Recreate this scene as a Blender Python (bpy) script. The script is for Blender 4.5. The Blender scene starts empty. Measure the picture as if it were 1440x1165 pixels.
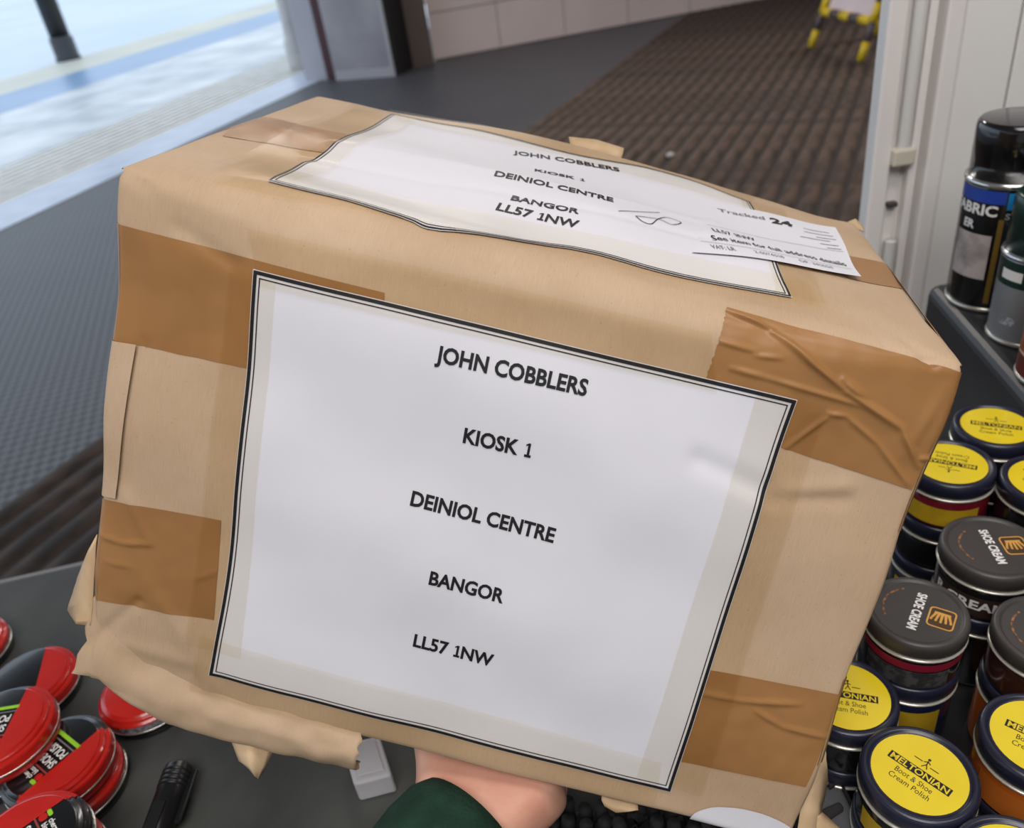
import bpy, bmesh, math, random
import numpy as np
from mathutils import Vector, Matrix, noise
random.seed(7)
SC = bpy.context.scene
COL = SC.collection

# ------------------------------------------------------------------ camera, world, light, exposure
FPX, CAM_H = 1150.0, 1.5
_nad = np.array([275.0, 1787.5, FPX]); _nad /= np.linalg.norm(_nad)
_up = -_nad
_fw = np.array([0, 0, 1.0]) - _up[2] * _up; _fw /= np.linalg.norm(_fw)
_rt = np.cross(_fw, _up)
ROT = np.array([_rt, _fw, _up])            # camera frame (x right, y down, z forward) -> world
EYE = np.array([0.0, 0.0, CAM_H])
cam_data = bpy.data.cameras.new('camera')
cam = bpy.data.objects.new('camera', cam_data); COL.objects.link(cam)
cx, cy, cz = ROT @ [1, 0, 0], ROT @ [0, -1, 0], ROT @ [0, 0, -1]
cam.matrix_world = Matrix(((cx[0], cy[0], cz[0], 0), (cx[1], cy[1], cz[1], 0), (cx[2], cy[2], cz[2], CAM_H), (0, 0, 0, 1)))
cam_data.sensor_width = 36.0
cam_data.lens = FPX / 1440 * 36
cam_data.clip_start = 0.02; cam_data.clip_end = 400
cam_data.dof.use_dof = True
cam_data.dof.focus_distance = 0.44
cam_data.dof.aperture_fstop = 9.5
SC.camera = cam

world = bpy.data.worlds.new('sky'); SC.world = world; world.use_nodes = True
_bg = world.node_tree.nodes['Background']
_bg.inputs[0].default_value = (0.74, 0.86, 1.0, 1); _bg.inputs[1].default_value = 1.45

def area(name, loc, size, power, color=(1, 0.95, 0.88), size_y=None, rot=(0, 0, 0)):
    d = bpy.data.lights.new(name, 'AREA'); d.energy = power; d.color = color
    d.shape = 'RECTANGLE'; d.size = size; d.size_y = size_y or size
    o = bpy.data.objects.new(name, d); COL.objects.link(o); o.location = loc; o.rotation_euler = rot
    return o
# kiosk ceiling lamps and the lamps of the hall
area('kiosk_ceiling_lamp', (-0.15, -0.75, 2.62), 1.2, 28, (1, 0.958, 0.945), 0.9)
area('kiosk_ceiling_lamp', (0.45, 0.15, 2.62), 1.2, 10, (1, 0.955, 0.92), 0.3)
for lx, ly in ((0.2, 3.6), (3.6, 3.6), (0.9, 7.4), (4.4, 7.4)):
    area('hall_ceiling_lamp', (lx, ly, 2.93), 1.2, 40, (1, 0.93, 0.88), 0.6)
vs = SC.view_settings
vs.view_transform = 'Standard'; vs.look = 'None'; vs.gamma = 1.0; vs.use_curve_mapping = False
vs.exposure = 0.0

# ------------------------------------------------------------------ helpers
def ray(p): return ROT @ np.array([p[0] - 720.0, p[1] - 582.5, FPX])
def onz(p, z):
    d = ray(p); return EYE + d * ((z - CAM_H) / d[2])
def ony(p, y):
    d = ray(p); return EYE + d * (y / d[1])
def proj(P):
    c = ROT.T @ (np.asarray(P) - EYE); return np.array([c[0] / c[2] * FPX + 720, c[1] / c[2] * FPX + 582.5])

def lin(c):
    return tuple(((v / 255) / 12.92 if v / 255 <= 0.04045 else ((v / 255 + 0.055) / 1.055) ** 2.4) for v in c)

MATS = {}
def mat(name, rgb, rough=0.5, metal=0.0, spec=0.5, rgb2=None, scale=20.0, stretch=(1, 1, 1), bump=0.0, bscale=None, coat=0.0, contrast=(0.35, 0.65), detail=6, trans=0.0, sss=0.0, rot=(0,0,0), coords='Object'):
    if name in MATS: return MATS[name]
    m = bpy.data.materials.new(name); m.use_nodes = True
    nt = m.node_tree; b = nt.nodes['Principled BSDF']; L = nt.links
    c1 = (*lin(rgb), 1)
    b.inputs['Roughness'].default_value = rough; b.inputs['Metallic'].default_value = metal
    b.inputs['Specular IOR Level'].default_value = spec; b.inputs['Coat Weight'].default_value = coat
    b.inputs['Coat Roughness'].default_value = 0.08
    b.inputs['Transmission Weight'].default_value = trans
    b.inputs['Subsurface Weight'].default_value = sss
    b.inputs['Subsurface Radius'].default_value = (0.01, 0.004, 0.002); b.inputs['Subsurface Scale'].default_value = 0.5
    tc = nt.nodes.new('ShaderNodeTexCoord'); mp = nt.nodes.new('ShaderNodeMapping')
    mp.inputs['Scale'].default_value = stretch; mp.inputs['Rotation'].default_value = rot
    L.new(tc.outputs[coords], mp.inputs[0])
    nz = nt.nodes.new('ShaderNodeTexNoise'); nz.inputs['Scale'].default_value = scale; nz.inputs['Detail'].default_value = detail
    L.new(mp.outputs[0], nz.inputs['Vector'])
    rp = nt.nodes.new('ShaderNodeValToRGB'); rp.color_ramp.elements[0].position = contrast[0]; rp.color_ramp.elements[1].position = contrast[1]
    c2 = (*lin(rgb2), 1) if rgb2 else tuple(v * 0.93 for v in c1[:3]) + (1,)
    rp.color_ramp.elements[0].color = c2; rp.color_ramp.elements[1].color = c1
    L.new(nz.outputs['Fac'], rp.inputs[0]); L.new(rp.outputs[0], b.inputs['Base Color'])
    if bump > 0:
        nb = nt.nodes.new('ShaderNodeTexNoise'); nb.inputs['Scale'].default_value = bscale or scale * 3; nb.inputs['Detail'].default_value = 4
        L.new(mp.outputs[0], nb.inputs['Vector'])
        bp = nt.nodes.new('ShaderNodeBump'); bp.inputs['Strength'].default_value = bump; bp.inputs['Distance'].default_value = 0.002
        L.new(nb.outputs['Fac'], bp.inputs['Height']); L.new(bp.outputs[0], b.inputs['Normal'])
    MATS[name] = m
    return m

def mk(name, verts, faces, material, parent=None, smooth=True, **props):
    me = bpy.data.meshes.new(name); me.from_pydata([tuple(map(float, v)) for v in verts], [], faces); me.update()
    if smooth: me.polygons.foreach_set('use_smooth', [True] * len(me.polygons))
    if material: me.materials.append(material)
    o = bpy.data.objects.new(name, me); COL.objects.link(o)
    if parent: o.parent = parent
    for k, v in props.items(): o[k] = v
    return o
def inst(o, name=None, parent=None, loc=None, rz=None):
    c = o.copy(); COL.objects.link(c)
    if name: c.name = name
    c.parent = parent
    if loc is not None: c.location = loc
    if rz is not None: c.rotation_euler.z = rz
    return c
def empty(name, loc, label=None, cat=None, group=None, rz=0.0):
    o = bpy.data.objects.new(name, None); COL.objects.link(o); o.location = tuple(map(float, loc)); o.rotation_euler.z = rz
    o.empty_display_size = 0.02
    if label: o['label'] = label; o['category'] = cat
    if group: o['group'] = group
    return o
def tag(o, label, cat, group=None):
    o['label'] = label; o['category'] = cat
    if group: o['group'] = group
    return o
def box(x0, x1, y0, y1, z0, z1):
    v = [(x, y, z) for z in (z0, z1) for y in (y0, y1) for x in (x0, x1)]
    f = [(0, 2, 3, 1), (4, 5, 7, 6), (0, 1, 5, 4), (2, 6, 7, 3), (0, 4, 6, 2), (1, 3, 7, 5)]
    return v, f
def merge(*parts):
    V, F = [], []
    for v, f in parts:
        n = len(V); V += list(v); F += [tuple(i + n for i in q) for q in f]
    return V, F
def bevel(o, w=0.004, seg=2):
    bm = bmesh.new(); bm.from_mesh(o.data)
    bmesh.ops.remove_doubles(bm, verts=bm.verts, dist=1e-6)
    bmesh.ops.bevel(bm, geom=[e for e in bm.edges if len(e.link_faces) == 2 and e.calc_face_angle(0) > 0.4], offset=w, segments=seg, affect='EDGES', profile=0.5)
    bm.to_mesh(o.data); bm.free()
    o.data.polygons.foreach_set('use_smooth', [False] * len(o.data.polygons))
    return o
def prism(pts, z0, z1):
    n = len(pts)
    v = [(p[0], p[1], z0) for p in pts] + [(p[0], p[1], z1) for p in pts]
    f = [tuple(range(n))[::-1], tuple(range(n, 2 * n))] + [(i, (i + 1) % n, n + (i + 1) % n, n + i) for i in range(n)]
    return v, f
def lathe(prof, n=48, closed=True):
    V, F = [], []
    for r, z in prof:
        for i in range(n):
            a = 2 * math.pi * i / n; V.append((r * math.cos(a), r * math.sin(a), z))
    m = len(prof)
    for k in range(m - 1):
        for i in range(n):
            j = (i + 1) % n; F.append((k * n + i, k * n + j, (k + 1) * n + j, (k + 1) * n + i))
    if closed:
        F.append(tuple(range(n))[::-1]); F.append(tuple(range((m - 1) * n, m * n)))
    return V, F
def disc(r, z, n=40, cx=0, cy=0):
    return [(cx + r * math.cos(2 * math.pi * i / n), cy + r * math.sin(2 * math.pi * i / n), z) for i in range(n)], [tuple(range(n))]
def cyl_patch(a0, a1, z0, z1, r, n=14):
    V = []
    for i in range(n + 1):
        a = a0 + (a1 - a0) * i / n
        V += [(r * math.cos(a), r * math.sin(a), z0), (r * math.cos(a), r * math.sin(a), z1)]
    return V, [(2 * i, 2 * i + 2, 2 * i + 3, 2 * i + 1) for i in range(n)]
def tube(pts, rad, n=10, cap=True):
    V, F = [], []
    P = [Vector(p) for p in pts]
    for k, p in enumerate(P):
        t = (P[min(k + 1, len(P) - 1)] - P[max(k - 1, 0)]).normalized()
        a = t.cross(Vector((0.13, 0.21, 1))).normalized(); b = t.cross(a)
        r = rad[k] if isinstance(rad, (list, tuple)) else rad
        for i in range(n):
            q = 2 * math.pi * i / n
            V.append(tuple(p + (a * math.cos(q) + b * math.sin(q)) * r))
    for k in range(len(P) - 1):
        for i in range(n):
            j = (i + 1) % n; F.append((k * n + i, k * n + j, (k + 1) * n + j, (k + 1) * n + i))
    if cap:
        F.append(tuple(range(n))[::-1]); F.append(tuple(range((len(P) - 1) * n, len(P) * n)))
    return V, F

_capH = None
_TC = {}
def text(body, bold=0.0, space=1.0, res=3):
    """flat text as (verts xy, faces), cap height 1, starting at x=0; returns width too"""
    global _capH
    key = (body, bold, space, res)
    if key in _TC: return _TC[key]
    def raw(b, bd):
        c = bpy.data.curves.new('t', 'FONT'); c.body = b; c.size = 1; c.offset = bd; c.resolution_u = res; c.space_character = space
        o = bpy.data.objects.new('t', c); COL.objects.link(o)
        bpy.context.view_layer.update()
        me = o.evaluated_get(bpy.context.evaluated_depsgraph_get()).to_mesh()
        V = [(v.co.x, v.co.y) for v in me.vertices]; F = [tuple(p.vertices) for p in me.polygons]
        o.to_mesh_clear(); bpy.data.objects.remove(o); bpy.data.curves.remove(c)
        return V, F
    if _capH is None:
        v, _ = raw('H', 0); _capH = max(q[1] for q in v) - min(q[1] for q in v)
    if '1' in body:
        V, F, x = [], [], 0.0
        h1 = _capH
        for piece in __import__('re').findall(r'1|[^1]+', body):
            if piece == '1':
                t = 0.085 * h1 / 0.7 + bold * 1.5; x += 0.06 * h1
                one = [([(0.0, 0.0), (0.50, 0.0), (0.50, t / h1), (0.0, t / h1)], [(0, 1, 2, 3)]), ([(0.25 - t / h1 / 2 + 0.02, 0), (0.25 + t / h1 / 2 + 0.02, 0), (0.25 + t / h1 / 2 + 0.02, 1.0), (0.25 - t / h1 / 2 + 0.02, 1.0)], [(0, 1, 2, 3)]), ([(0.02, 0.76), (0.30, 0.90), (0.30, 1.0), (0.22, 1.0), (0.02, 0.88)], [(0, 1, 2, 3, 4)])]
                for v_, f_ in one:
                    n_ = len(V); V += [(x + a * h1, b * h1 - bold * 0.5) for a, b in v_]; F += [tuple(k + n_ for k in q) for q in f_]
                x += 0.60 * h1
            else:
                core = piece.strip(); lead = len(piece) - len(piece.lstrip()); trail = len(piece) - len(piece.rstrip())
                x += 0.36 * h1 * lead
                if core:
                    v_, f_ = raw(core, bold); m0 = min(q[0] for q in v_); n_ = len(V)
                    V += [(x + q[0] - m0, q[1]) for q in v_]; F += [tuple(k + n_ for k in q) for q in f_]
                    x += max(q[0] for q in v_) - m0 + 0.08 * h1
                x += 0.36 * h1 * trail
    else: V, F = raw(body, bold)
    x0 = min(v[0] for v in V)
    V = [((v[0] - x0) / _capH, v[1] / _capH) for v in V]
    _TC[key] = (V, F, max(v[0] for v in V))
    return _TC[key]
def flat_text(body, width, cap, cx=0, cy=0, z=0, bold=0.02, ang=0, space=1.0):
    V, F, w = text(body, bold, space)
    c, s = math.cos(ang), math.sin(ang)
    out = []
    for x, y in V:
        X = (x / w - 0.5) * width; Y = (y - 0.5) * cap
        out.append((cx + X * c - Y * s, cy + X * s + Y * c, z))
    return out, F
def cyl_text(body, a0, a1, z, cap, r, bold=0.02):
    V, F, w = text(body, bold)
    return [(r * math.cos(a0 + (a1 - a0) * x / w), r * math.sin(a0 + (a1 - a0) * x / w), z + y * cap) for x, y in V], F
def strip2(pts, w):
    """flat polyline strip in 2D"""
    V, F = [], []
    n = len(pts)
    for i, p in enumerate(pts):
        a = np.array(pts[max(i - 1, 0)][:2]); b = np.array(pts[min(i + 1, n - 1)][:2])
        d = b - a; d = d / (np.linalg.norm(d) + 1e-9); nn = np.array([-d[1], d[0]]) * w / 2
        V += [tuple(np.array(p[:2]) + nn), tuple(np.array(p[:2]) - nn)]
    F = [(2 * i, 2 * i + 1, 2 * i + 3, 2 * i + 2) for i in range(n - 1)]
    return V, F

# ------------------------------------------------------------------ materials of the room
M_wallw = mat('white_lacquer', (240, 235, 231), 0.35, rgb2=(234, 229, 225), scale=3)
M_panel = mat('white_panel', (243, 241, 238), 0.3, rgb2=(239, 237, 233), scale=2)
M_hallwall = mat('hall_wall', (216, 202, 200), 0.6, rgb2=(204, 190, 188), scale=0.8)
M_ceil = mat('ceiling_tile', (215, 213, 208), 0.9, scale=3)
M_counter = mat('counter_laminate', (86, 88, 84), 0.42, rgb2=(62, 63, 62), scale=7, bump=0.05, bscale=160)
M_blackpl = mat('black_plastic', (30, 30, 32), 0.35, rgb2=(24, 24, 26), scale=30)
M_tier = mat('charcoal_plastic', (47, 48, 51), 0.38, rgb2=(40, 41, 43), scale=15, bump=0.03, bscale=300)

# carpet with rows of dark perforations
def carpet_mat():
    m = bpy.data.materials.new('grey_carpet'); m.use_nodes = True
    nt = m.node_tree; L = nt.links; b = nt.nodes['Principled BSDF']
    b.inputs['Roughness'].default_value = 0.5; b.inputs['Specular IOR Level'].default_value = 0.5
    tc = nt.nodes.new('ShaderNodeTexCoord'); mp = nt.nodes.new('ShaderNodeMapping'); L.new(tc.outputs['Object'], mp.inputs[0])
    mp.inputs['Rotation'].default_value = (0, 0, math.radians(-14.5))
    sx = nt.nodes.new('ShaderNodeSeparateXYZ'); L.new(mp.outputs[0], sx.inputs[0])
    def sine(src, pitch, add=None):
        mu = nt.nodes.new('ShaderNodeMath'); mu.operation = 'MULTIPLY'; mu.inputs[1].default_value = 2 * math.pi / pitch; L.new(src, mu.inputs[0])
        out = mu.outputs[0]
        if add is not None:
            ad = nt.nodes.new('ShaderNodeMath'); ad.operation = 'ADD'; L.new(out, ad.inputs[0]); L.new(add, ad.inputs[1]); out = ad.outputs[0]
        si = nt.nodes.new('ShaderNodeMath'); si.operation = 'SINE'; L.new(out, si.inputs[0]); return si.outputs[0]
    a = sine(sx.outputs[0], 0.040)
    c = sine(sx.outputs[1], 0.052)
    mn = nt.nodes.new('ShaderNodeMath'); mn.operation = 'ADD'; L.new(a, mn.inputs[0]); L.new(c, mn.inputs[1])
    rp = nt.nodes.new('ShaderNodeValToRGB'); rp.color_ramp.elements[0].position = 0.32; rp.color_ramp.elements[1].position = 0.62
    md = nt.nodes.new('ShaderNodeMapRange'); md.inputs[1].default_value = -2; md.inputs[2].default_value = 2; L.new(mn.outputs[0], md.inputs[0]); L.new(md.outputs[0], rp.inputs[0])
    rp.color_ramp.elements[1].color = (1, 1, 1, 1); rp.color_ramp.elements[0].color = (0.3, 0.3, 0.3, 1)
    nz = nt.nodes.new('ShaderNodeTexNoise'); nz.inputs['Scale'].default_value = 1.3; nz.inputs['Detail'].default_value = 8; L.new(tc.outputs['Object'], nz.inputs['Vector'])
    cr = nt.nodes.new('ShaderNodeValToRGB'); cr.color_ramp.elements[0].color = (*lin((76, 76, 82)), 1); cr.color_ramp.elements[1].color = (*lin((94, 94, 99)), 1)
    L.new(nz.outputs['Fac'], cr.inputs[0])
    mx = nt.nodes.new('ShaderNodeMix'); mx.data_type = 'RGBA'; mx.blend_type = 'MULTIPLY'; mx.inputs[0].default_value = 1
    L.new(cr.outputs[0], mx.inputs[6]); L.new(rp.outputs[0], mx.inputs[7]); L.new(mx.outputs[2], b.inputs['Base Color'])
    bp = nt.nodes.new('ShaderNodeBump'); bp.inputs['Strength'].default_value = 0.6; bp.inputs['Distance'].default_value = 0.004
    L.new(md.outputs[0], bp.inputs['Height']); L.new(bp.outputs[0], b.inputs['Normal'])
    return m
M_carpet = carpet_mat()

# ------------------------------------------------------------------ setting
TD = np.array([0.385, 0.923]); TN = np.array([-0.923, 0.385])       # along the entrance, and out through it
T0 = onz((0, 325), 0)[:2]
def tp(s, d): return tuple(T0 + TD * s + TN * d)
def strip_struct(name, s0, s1, d0, d1, z0, z1, material, **kw):
    v, f = prism([tp(s0, d0), tp(s1, d0), tp(s1, d1), tp(s0, d1)][::-1], z0, z1)
    return mk(name, v, f, material, smooth=False, **kw)
fl_pts = [tp(-9, 0), (9, T0[1] + TD[1] * -9), (9, 14), tp((14 - T0[1]) / TD[1], 0)]
v, f = prism(fl_pts, -0.05, 0.0)
floor = mk('floor', v, f, M_carpet, smooth=False, kind='structure')
v, f = prism(fl_pts, 3.0, 3.1)
mk('ceiling', v, f, M_ceil, smooth=False, kind='structure')

M_thresh = mat('threshold_metal', (196, 204, 220), 0.35, rgb2=(180, 190, 206), scale=4)
M_grate = mat('grating_bar', (224, 220, 212), 0.45, rgb2=(204, 200, 192), scale=6)
M_gratebase = mat('grating_base', (92, 92, 92), 0.7, scale=6)
M_slab = mat('pale_paving', (222, 224, 224), 0.45, rgb2=(186, 190, 194), scale=1.2)
M_slab2 = mat('pale_paving_worn', (208, 212, 214), 0.4, rgb2=(172, 178, 184), scale=1.6)
M_blue = mat('blue_band', (124, 154, 188), 0.35, rgb2=(108, 140, 174), scale=0.6)  # bluish tone of one band across the outdoor ground
M_cream = mat('cream_paint', (206, 203, 186), 0.5, rgb2=(190, 190, 178), scale=0.7)
M_far = mat('far_paving', (188, 198, 208), 0.3, rgb2=(164, 184, 200), scale=0.25)
d_grate = float((onz((0, 290), 0)[:2] - T0) @ TN); d_tile = float((onz((0, 237), 0)[:2] - T0) @ TN)
d_blue = float((onz((0, 161), 0)[:2] - T0) @ TN); d_cream = float((onz((0, 134), 0)[:2] - T0) @ TN); d_far = float((onz((0, 113), 0)[:2] - T0) @ TN)
strip_struct('trim_1', -9, 14, 0, d_grate, -0.05, 0.004, M_thresh, kind='structure')
gr = strip_struct('entrance_grating', -2, 9, d_grate, d_tile, -0.05, -0.012, M_gratebase)
tag(gr, 'metal entrance grating of long parallel bars beside the grey carpet', 'grating')
nb = 9
for i in range(nb):
    a = d_grate + (d_tile - d_grate) * (i + 0.12) / nb; b_ = d_grate + (d_tile - d_grate) * (i + 0.82) / nb
    o = strip_struct('grating_bar', -2, 9, a, b_, -0.012, 0.002, M_grate); o.parent = gr
pv = strip_struct('floor_paving', -20, 60, d_tile, d_blue, -0.06, -0.008, M_gratebase, kind='structure')
nrow = 2; rw = (d_blue - d_tile) / nrow
slabs = {}
for r_ in range(nrow):
    for k in range(14):
        s0 = -3 + k * 1.15 + (0.5 if r_ % 2 else 0); d0 = d_tile + r_ * rw
        o = strip_struct('paving_slab', s0 + 0.006, s0 + 1.144, d0 + 0.006, d0 + rw - 0.006, -0.008, 0.0 + random.random() * 0.002, random.choice((M_slab, M_slab2)))
        o.parent = pv
strip_struct('floor_blue_band', -30, 80, d_blue, d_cream, -0.06, 0.0, M_blue, kind='structure')
strip_struct('floor_cream_band', -30, 80, d_cream, d_far, -0.06, 0.0, M_cream, kind='structure')
strip_struct('floor_outdoor', -60, 150, d_far, 160, -0.06, 0.0, M_far, kind='structure')

# brown ribbed matting
MD = np.array([0.48, 0.877]); MN = np.array([0.877, -0.48]); MP = onz((740, 185), 0)[:2]
M_matbase = mat('mat_backing', (52, 46, 44), 0.8, scale=8)
M_rib = mat('mat_rib', (96, 78, 66), 0.75, rgb2=(52, 42, 36), scale=14, stretch=(1, 0.4, 1), contrast=(0.35, 0.62), bump=0.4, bscale=60, rot=(0, 0, 0))
def wall_y(x): return 9.94 + 0.19 * x
PITCH = 0.105
def mat_end(base):
    s = 0.0
    # distance along MD to the hall wall
    return (wall_y(base[0]) - base[1]) / (MD[1] - 0.19 * MD[0])
mat_poly = []
nr = 40
e0 = MP; e1 = MP + MN * PITCH * nr
def mat_start(base): return (0.98 - base[1]) / MD[1]
mat_poly = [tuple(e0 + MD * mat_start(e0)), tuple(e1 + MD * mat_start(e1)), tuple(e1 + MD * (mat_end(e1) - 0.02)), tuple(e0 + MD * (mat_end(e0) - 0.02))]
v, f = prism(mat_poly, 0.0005, 0.006)
emat = mk('entrance_mat', v, f, M_matbase, smooth=False)
tag(emat, 'brown ribbed entrance matting laid on the grey carpet', 'mat')
prof = [(0.0, 0.0), (0.10, 0.010), (0.30, 0.016), (0.52, 0.016), (0.70, 0.010), (0.78, 0.0)]
for i in range(nr):
    base = MP + MN * PITCH * i
    s0 = mat_start(base) + 0.01; s1 = mat_end(base) - 0.04
    if s1 < s0 + 0.2: continue
    V = []
    for s in (s0, s1):
        for a, h in prof: V.append((a * PITCH, s, 0.006 + h))
    n = len(prof)
    F = [(k, k + 1, n + k + 1, n + k) for k in range(n - 1)] + [tuple(range(n))[::-1], tuple(range(n, 2 * n))]
    o = mk('mat_rib', V, F, M_rib, emat)
    o.location = (base[0], base[1], 0); o.rotation_euler.z = math.atan2(-MD[0], MD[1])

# hall wall of wide panels, above a dark gap at the entrance column
wx0, wx1 = -0.25, 9.0
def wallseg(name, x0, x1, z0, z1, t, material, parent=None, off=0.0, **kw):
    pts = [(x0, wall_y(x0) + off), (x1, wall_y(x1) + off), (x1, wall_y(x1) + off + t), (x0, wall_y(x0) + off + t)]
    v, f = prism(pts, z0, z1); return mk(name, v, f, material, parent, smooth=False, **kw)
wb = wallseg('wall_back', wx0, wx1, 0, 3.0, 0.1, mat('wall_joint', (134, 126, 125), 0.8, scale=2), off=0.03, kind='structure')
for k in range(12):
    x0 = wx0 + 0.76 * k
    for z0, z1 in ((0.01, 0.47), (0.48, 1.6), (1.61, 2.98)):
        wallseg('wall_panel', x0 + 0.004, x0 + 0.756, z0, z1, 0.028, M_hallwall, wb)
v, f = box(9.0, 9.1, -3, 14, 0, 3.0); mk('wall_right', v, f, M_hallwall, smooth=False, kind='structure')
v, f = box(-8, 9.1, -2.7, -2.6, 0, 3.0); mk('wall_front', v, f, M_panel, smooth=False, kind='structure')

# entrance column: grey face, dark red seal, white post, black return
M_col = mat('column_grey', (168, 165, 169), 0.4, rgb2=(138, 136, 143), scale=1.5)
M_red = mat('dark_red_seal', (72, 28, 34), 0.5, scale=5)
M_blk = mat('black_gap', (20, 19, 21), 0.6, scale=5)
pA, pB = onz((473, 113), 0)[:2], onz((556, 107), 0)[:2]
cdir = (pB - pA) / np.linalg.norm(pB - pA); cn = np.array([-cdir[1], cdir[0]])
def colbox(name, s0, s1, d0, d1, z1, material, **kw):
    pts = [tuple(pA + cdir * s + cn * d) for s, d in ((s0, d0), (s1, d0), (s1, d1), (s0, d1))]
    v, f = prism(pts, 0, z1); return mk(name, v, f, material, smooth=False, **kw)
wc = float(np.linalg.norm(pB - pA))
colm = colbox('trim_2', 0, wc, 0, 0.45, 3.0, M_col, kind='structure')
o = colbox('column_edge', wc - 0.03, wc + 0.004, -0.012, 0.0, 2.98, mat('pale_edge', (178, 176, 180), 0.35, scale=3)); o.parent = colm
o = colbox('column_plinth', 0.01, wc - 0.03, -0.015, 0.0, 0.09, mat('pale_plinth', (176, 174, 180), 0.4, scale=3)); o.parent = colm
o = colbox('door_seal', -0.13, -0.005, 0.04, 0.3, 2.98, M_red); o.parent = colm
o = colbox('door_stile', -0.42, -0.13, 0.06, 0.3, 2.98, mat('pale_stile', (176, 176, 184), 0.35, scale=2)); o.parent = colm
o = colbox('return_panel', wc, wc + 0.04, 0.02, 0.44, 2.98, M_blk); o.parent = colm
p2 = onz((585, 98), 0)[:2]
v, f = prism([tuple(p2 + [-0.1, 0.12]), tuple(p2 + [0.2, 0.14]), tuple(p2 + [0.2, 0.4]), tuple(p2 + [-0.1, 0.4])], 0, 3.0)
o = mk('trim_3', v, f, mat('brown_return', (92, 80, 74), 0.6, scale=4), smooth=False, kind='structure')

wp = onz((426, 94), 0)
o = mk('white_bollard', *lathe([(0.155, 0.0), (0.16, 0.02), (0.16, 0.3), (0.135, 0.34), (0.12, 0.5), (0.12, 0.9), (0.135, 0.93), (0.135, 2.2), (0.0, 2.22)], 24), mat('bollard_white', (206, 203, 200), 0.4, rgb2=(178, 176, 176), scale=3), None)
o.location = (wp[0], wp[1], 0.003); tag(o, 'white round post with wider foot at the entrance, beside the grey column', 'post')
pp = onz((97, 84), 0)
pole = empty('lamp_post', (pp[0], pp[1], 0), 'black lamp post standing on the pale paving outdoors', 'lamp post')
mk('pole', *lathe([(0.165, 0.0), (0.165, 7.0)], 20), mat('post_black', (36, 38, 44), 0.3, rgb2=(28, 30, 34), scale=3), pole)
mk('post_foot', *lathe([(0.21, 0.0), (0.21, 0.04), (0.195, 0.06), (0.195, 0.34), (0.168, 0.38)], 20), mat('post_foot', (44, 46, 52), 0.35, scale=3), pole)

# small pale pellet on the matting
o = mk('pellet', *lathe([(0.001, 0.0), (0.022, 0.002), (0.028, 0.012), (0.02, 0.022), (0.001, 0.025)], 16), mat('pellet', (196, 190, 184), 0.5, scale=10))
pe = onz((943, 221), 0.02); o.location = (pe[0], pe[1], 0.0222); tag(o, 'small pale pellet lying on the brown ribbed matting', 'litter')

# yellow and black folding sign
M_yel = mat('sign_yellow', (226, 196, 40), 0.4, scale=5); M_sblk = mat('sign_black', (92, 84, 88), 0.5, scale=5)
M_swht = mat('sign_white', (232, 222, 226), 0.5, rgb2=(228, 208, 214), scale=3)
sL, sR, sB = onz((1140, 72), 0), onz((1209, 92), 0), onz((1247, 39), 0)
sgn = empty('folding_sign', ((sL + sR) / 2), 'yellow and black striped folding floor sign with white board on the matting', 'sign')
so = np.array(sgn.location)
upv = np.array([0, 0, 1.0])
sw = sR - sL; sdir = sw / np.linalg.norm(sw); back = np.cross(upv, sdir); back = back * np.sign(back @ (sB - sR))
def leg(base, top, n=6, r=0.031):
    for k in range(n):
        a = base + (top - base) * k / n; b2 = base + (top - base) * (k + 1) / n
        mk('leg_band', *tube([a - so, b2 - so], r, 12), M_yel if k % 2 == 0 else M_sblk, sgn)
apx = back * 0.28
mid = (sR - sL)
for bp_, inn in ((sL, 1), (sR, -1)):
    leg(bp_ + [0, 0, 0.032], bp_ + sdir * 0.03 * inn + apx + upv * 0.95, 7)
    bb = bp_ + back * 0.62
    leg(bb + [0, 0, 0.032], bb + sdir * 0.03 * inn - back * 0.30 + upv * 0.95, 7)
def sp(u, h): # point on the front leaf, u 0..1 across
    return sL + sdir * (0.03 + u * (np.linalg.norm(sw) - 0.06)) + apx * h / 0.95 + upv * h
for k in range(5):
    mk('cross_rail', *tube([sp(k / 5, 0.30) - so - back * 0.01, sp((k + 1) / 5, 0.30) - so - back * 0.01], 0.036, 12), M_yel if k % 2 == 0 else M_sblk, sgn)
c4 = [sp(0.06, 0.33), sp(0.94, 0.33), sp(0.94, 0.92), sp(0.06, 0.92)]
V = [c - so for c in c4] + [c - so + back * 0.012 for c in c4]
mk('sign_board', V, [(0, 1, 2, 3), (7, 6, 5, 4), (0, 4, 5, 1), (1, 5, 6, 2), (2, 6, 7, 3), (3, 7, 4, 0)], M_swht, sgn, smooth=False)

# kiosk jamb and white panel wall
JY = 0.92
jz0, jz1 = 0.0, 2.75
jl = ony((1236, 150), JY)[0]
jamb = mk('trim_4', *merge(box(jl, jl + 0.022, JY, JY + 0.022, jz0, jz1), box(jl + 0.022, 0.498, JY + 0.010, JY + 0.022, jz0, jz1)), M_wallw, smooth=False, kind='structure')
bevel(jamb, 0.003, 3)
for i, (a, b2, d) in enumerate(((0.503, 0.513, 0.002), (0.519, 0.539, -0.006))):
    o = mk('jamb_rail', *box(a, b2, JY + d, JY + 0.022, jz0, jz1), M_wallw, jamb, smooth=False); bevel(o, 0.0025, 2)
mk('jamb_back', *box(jl + 0.02, 0.56, JY + 0.016, JY + 0.024, jz0, jz1), M_wallw, jamb, smooth=False)
def jp(px): return ony(px, JY + 0.010)
r0 = jp((1262, 212)); M_rod = mat('white_rod', (222, 220, 216), 0.3, scale=5)
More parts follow.
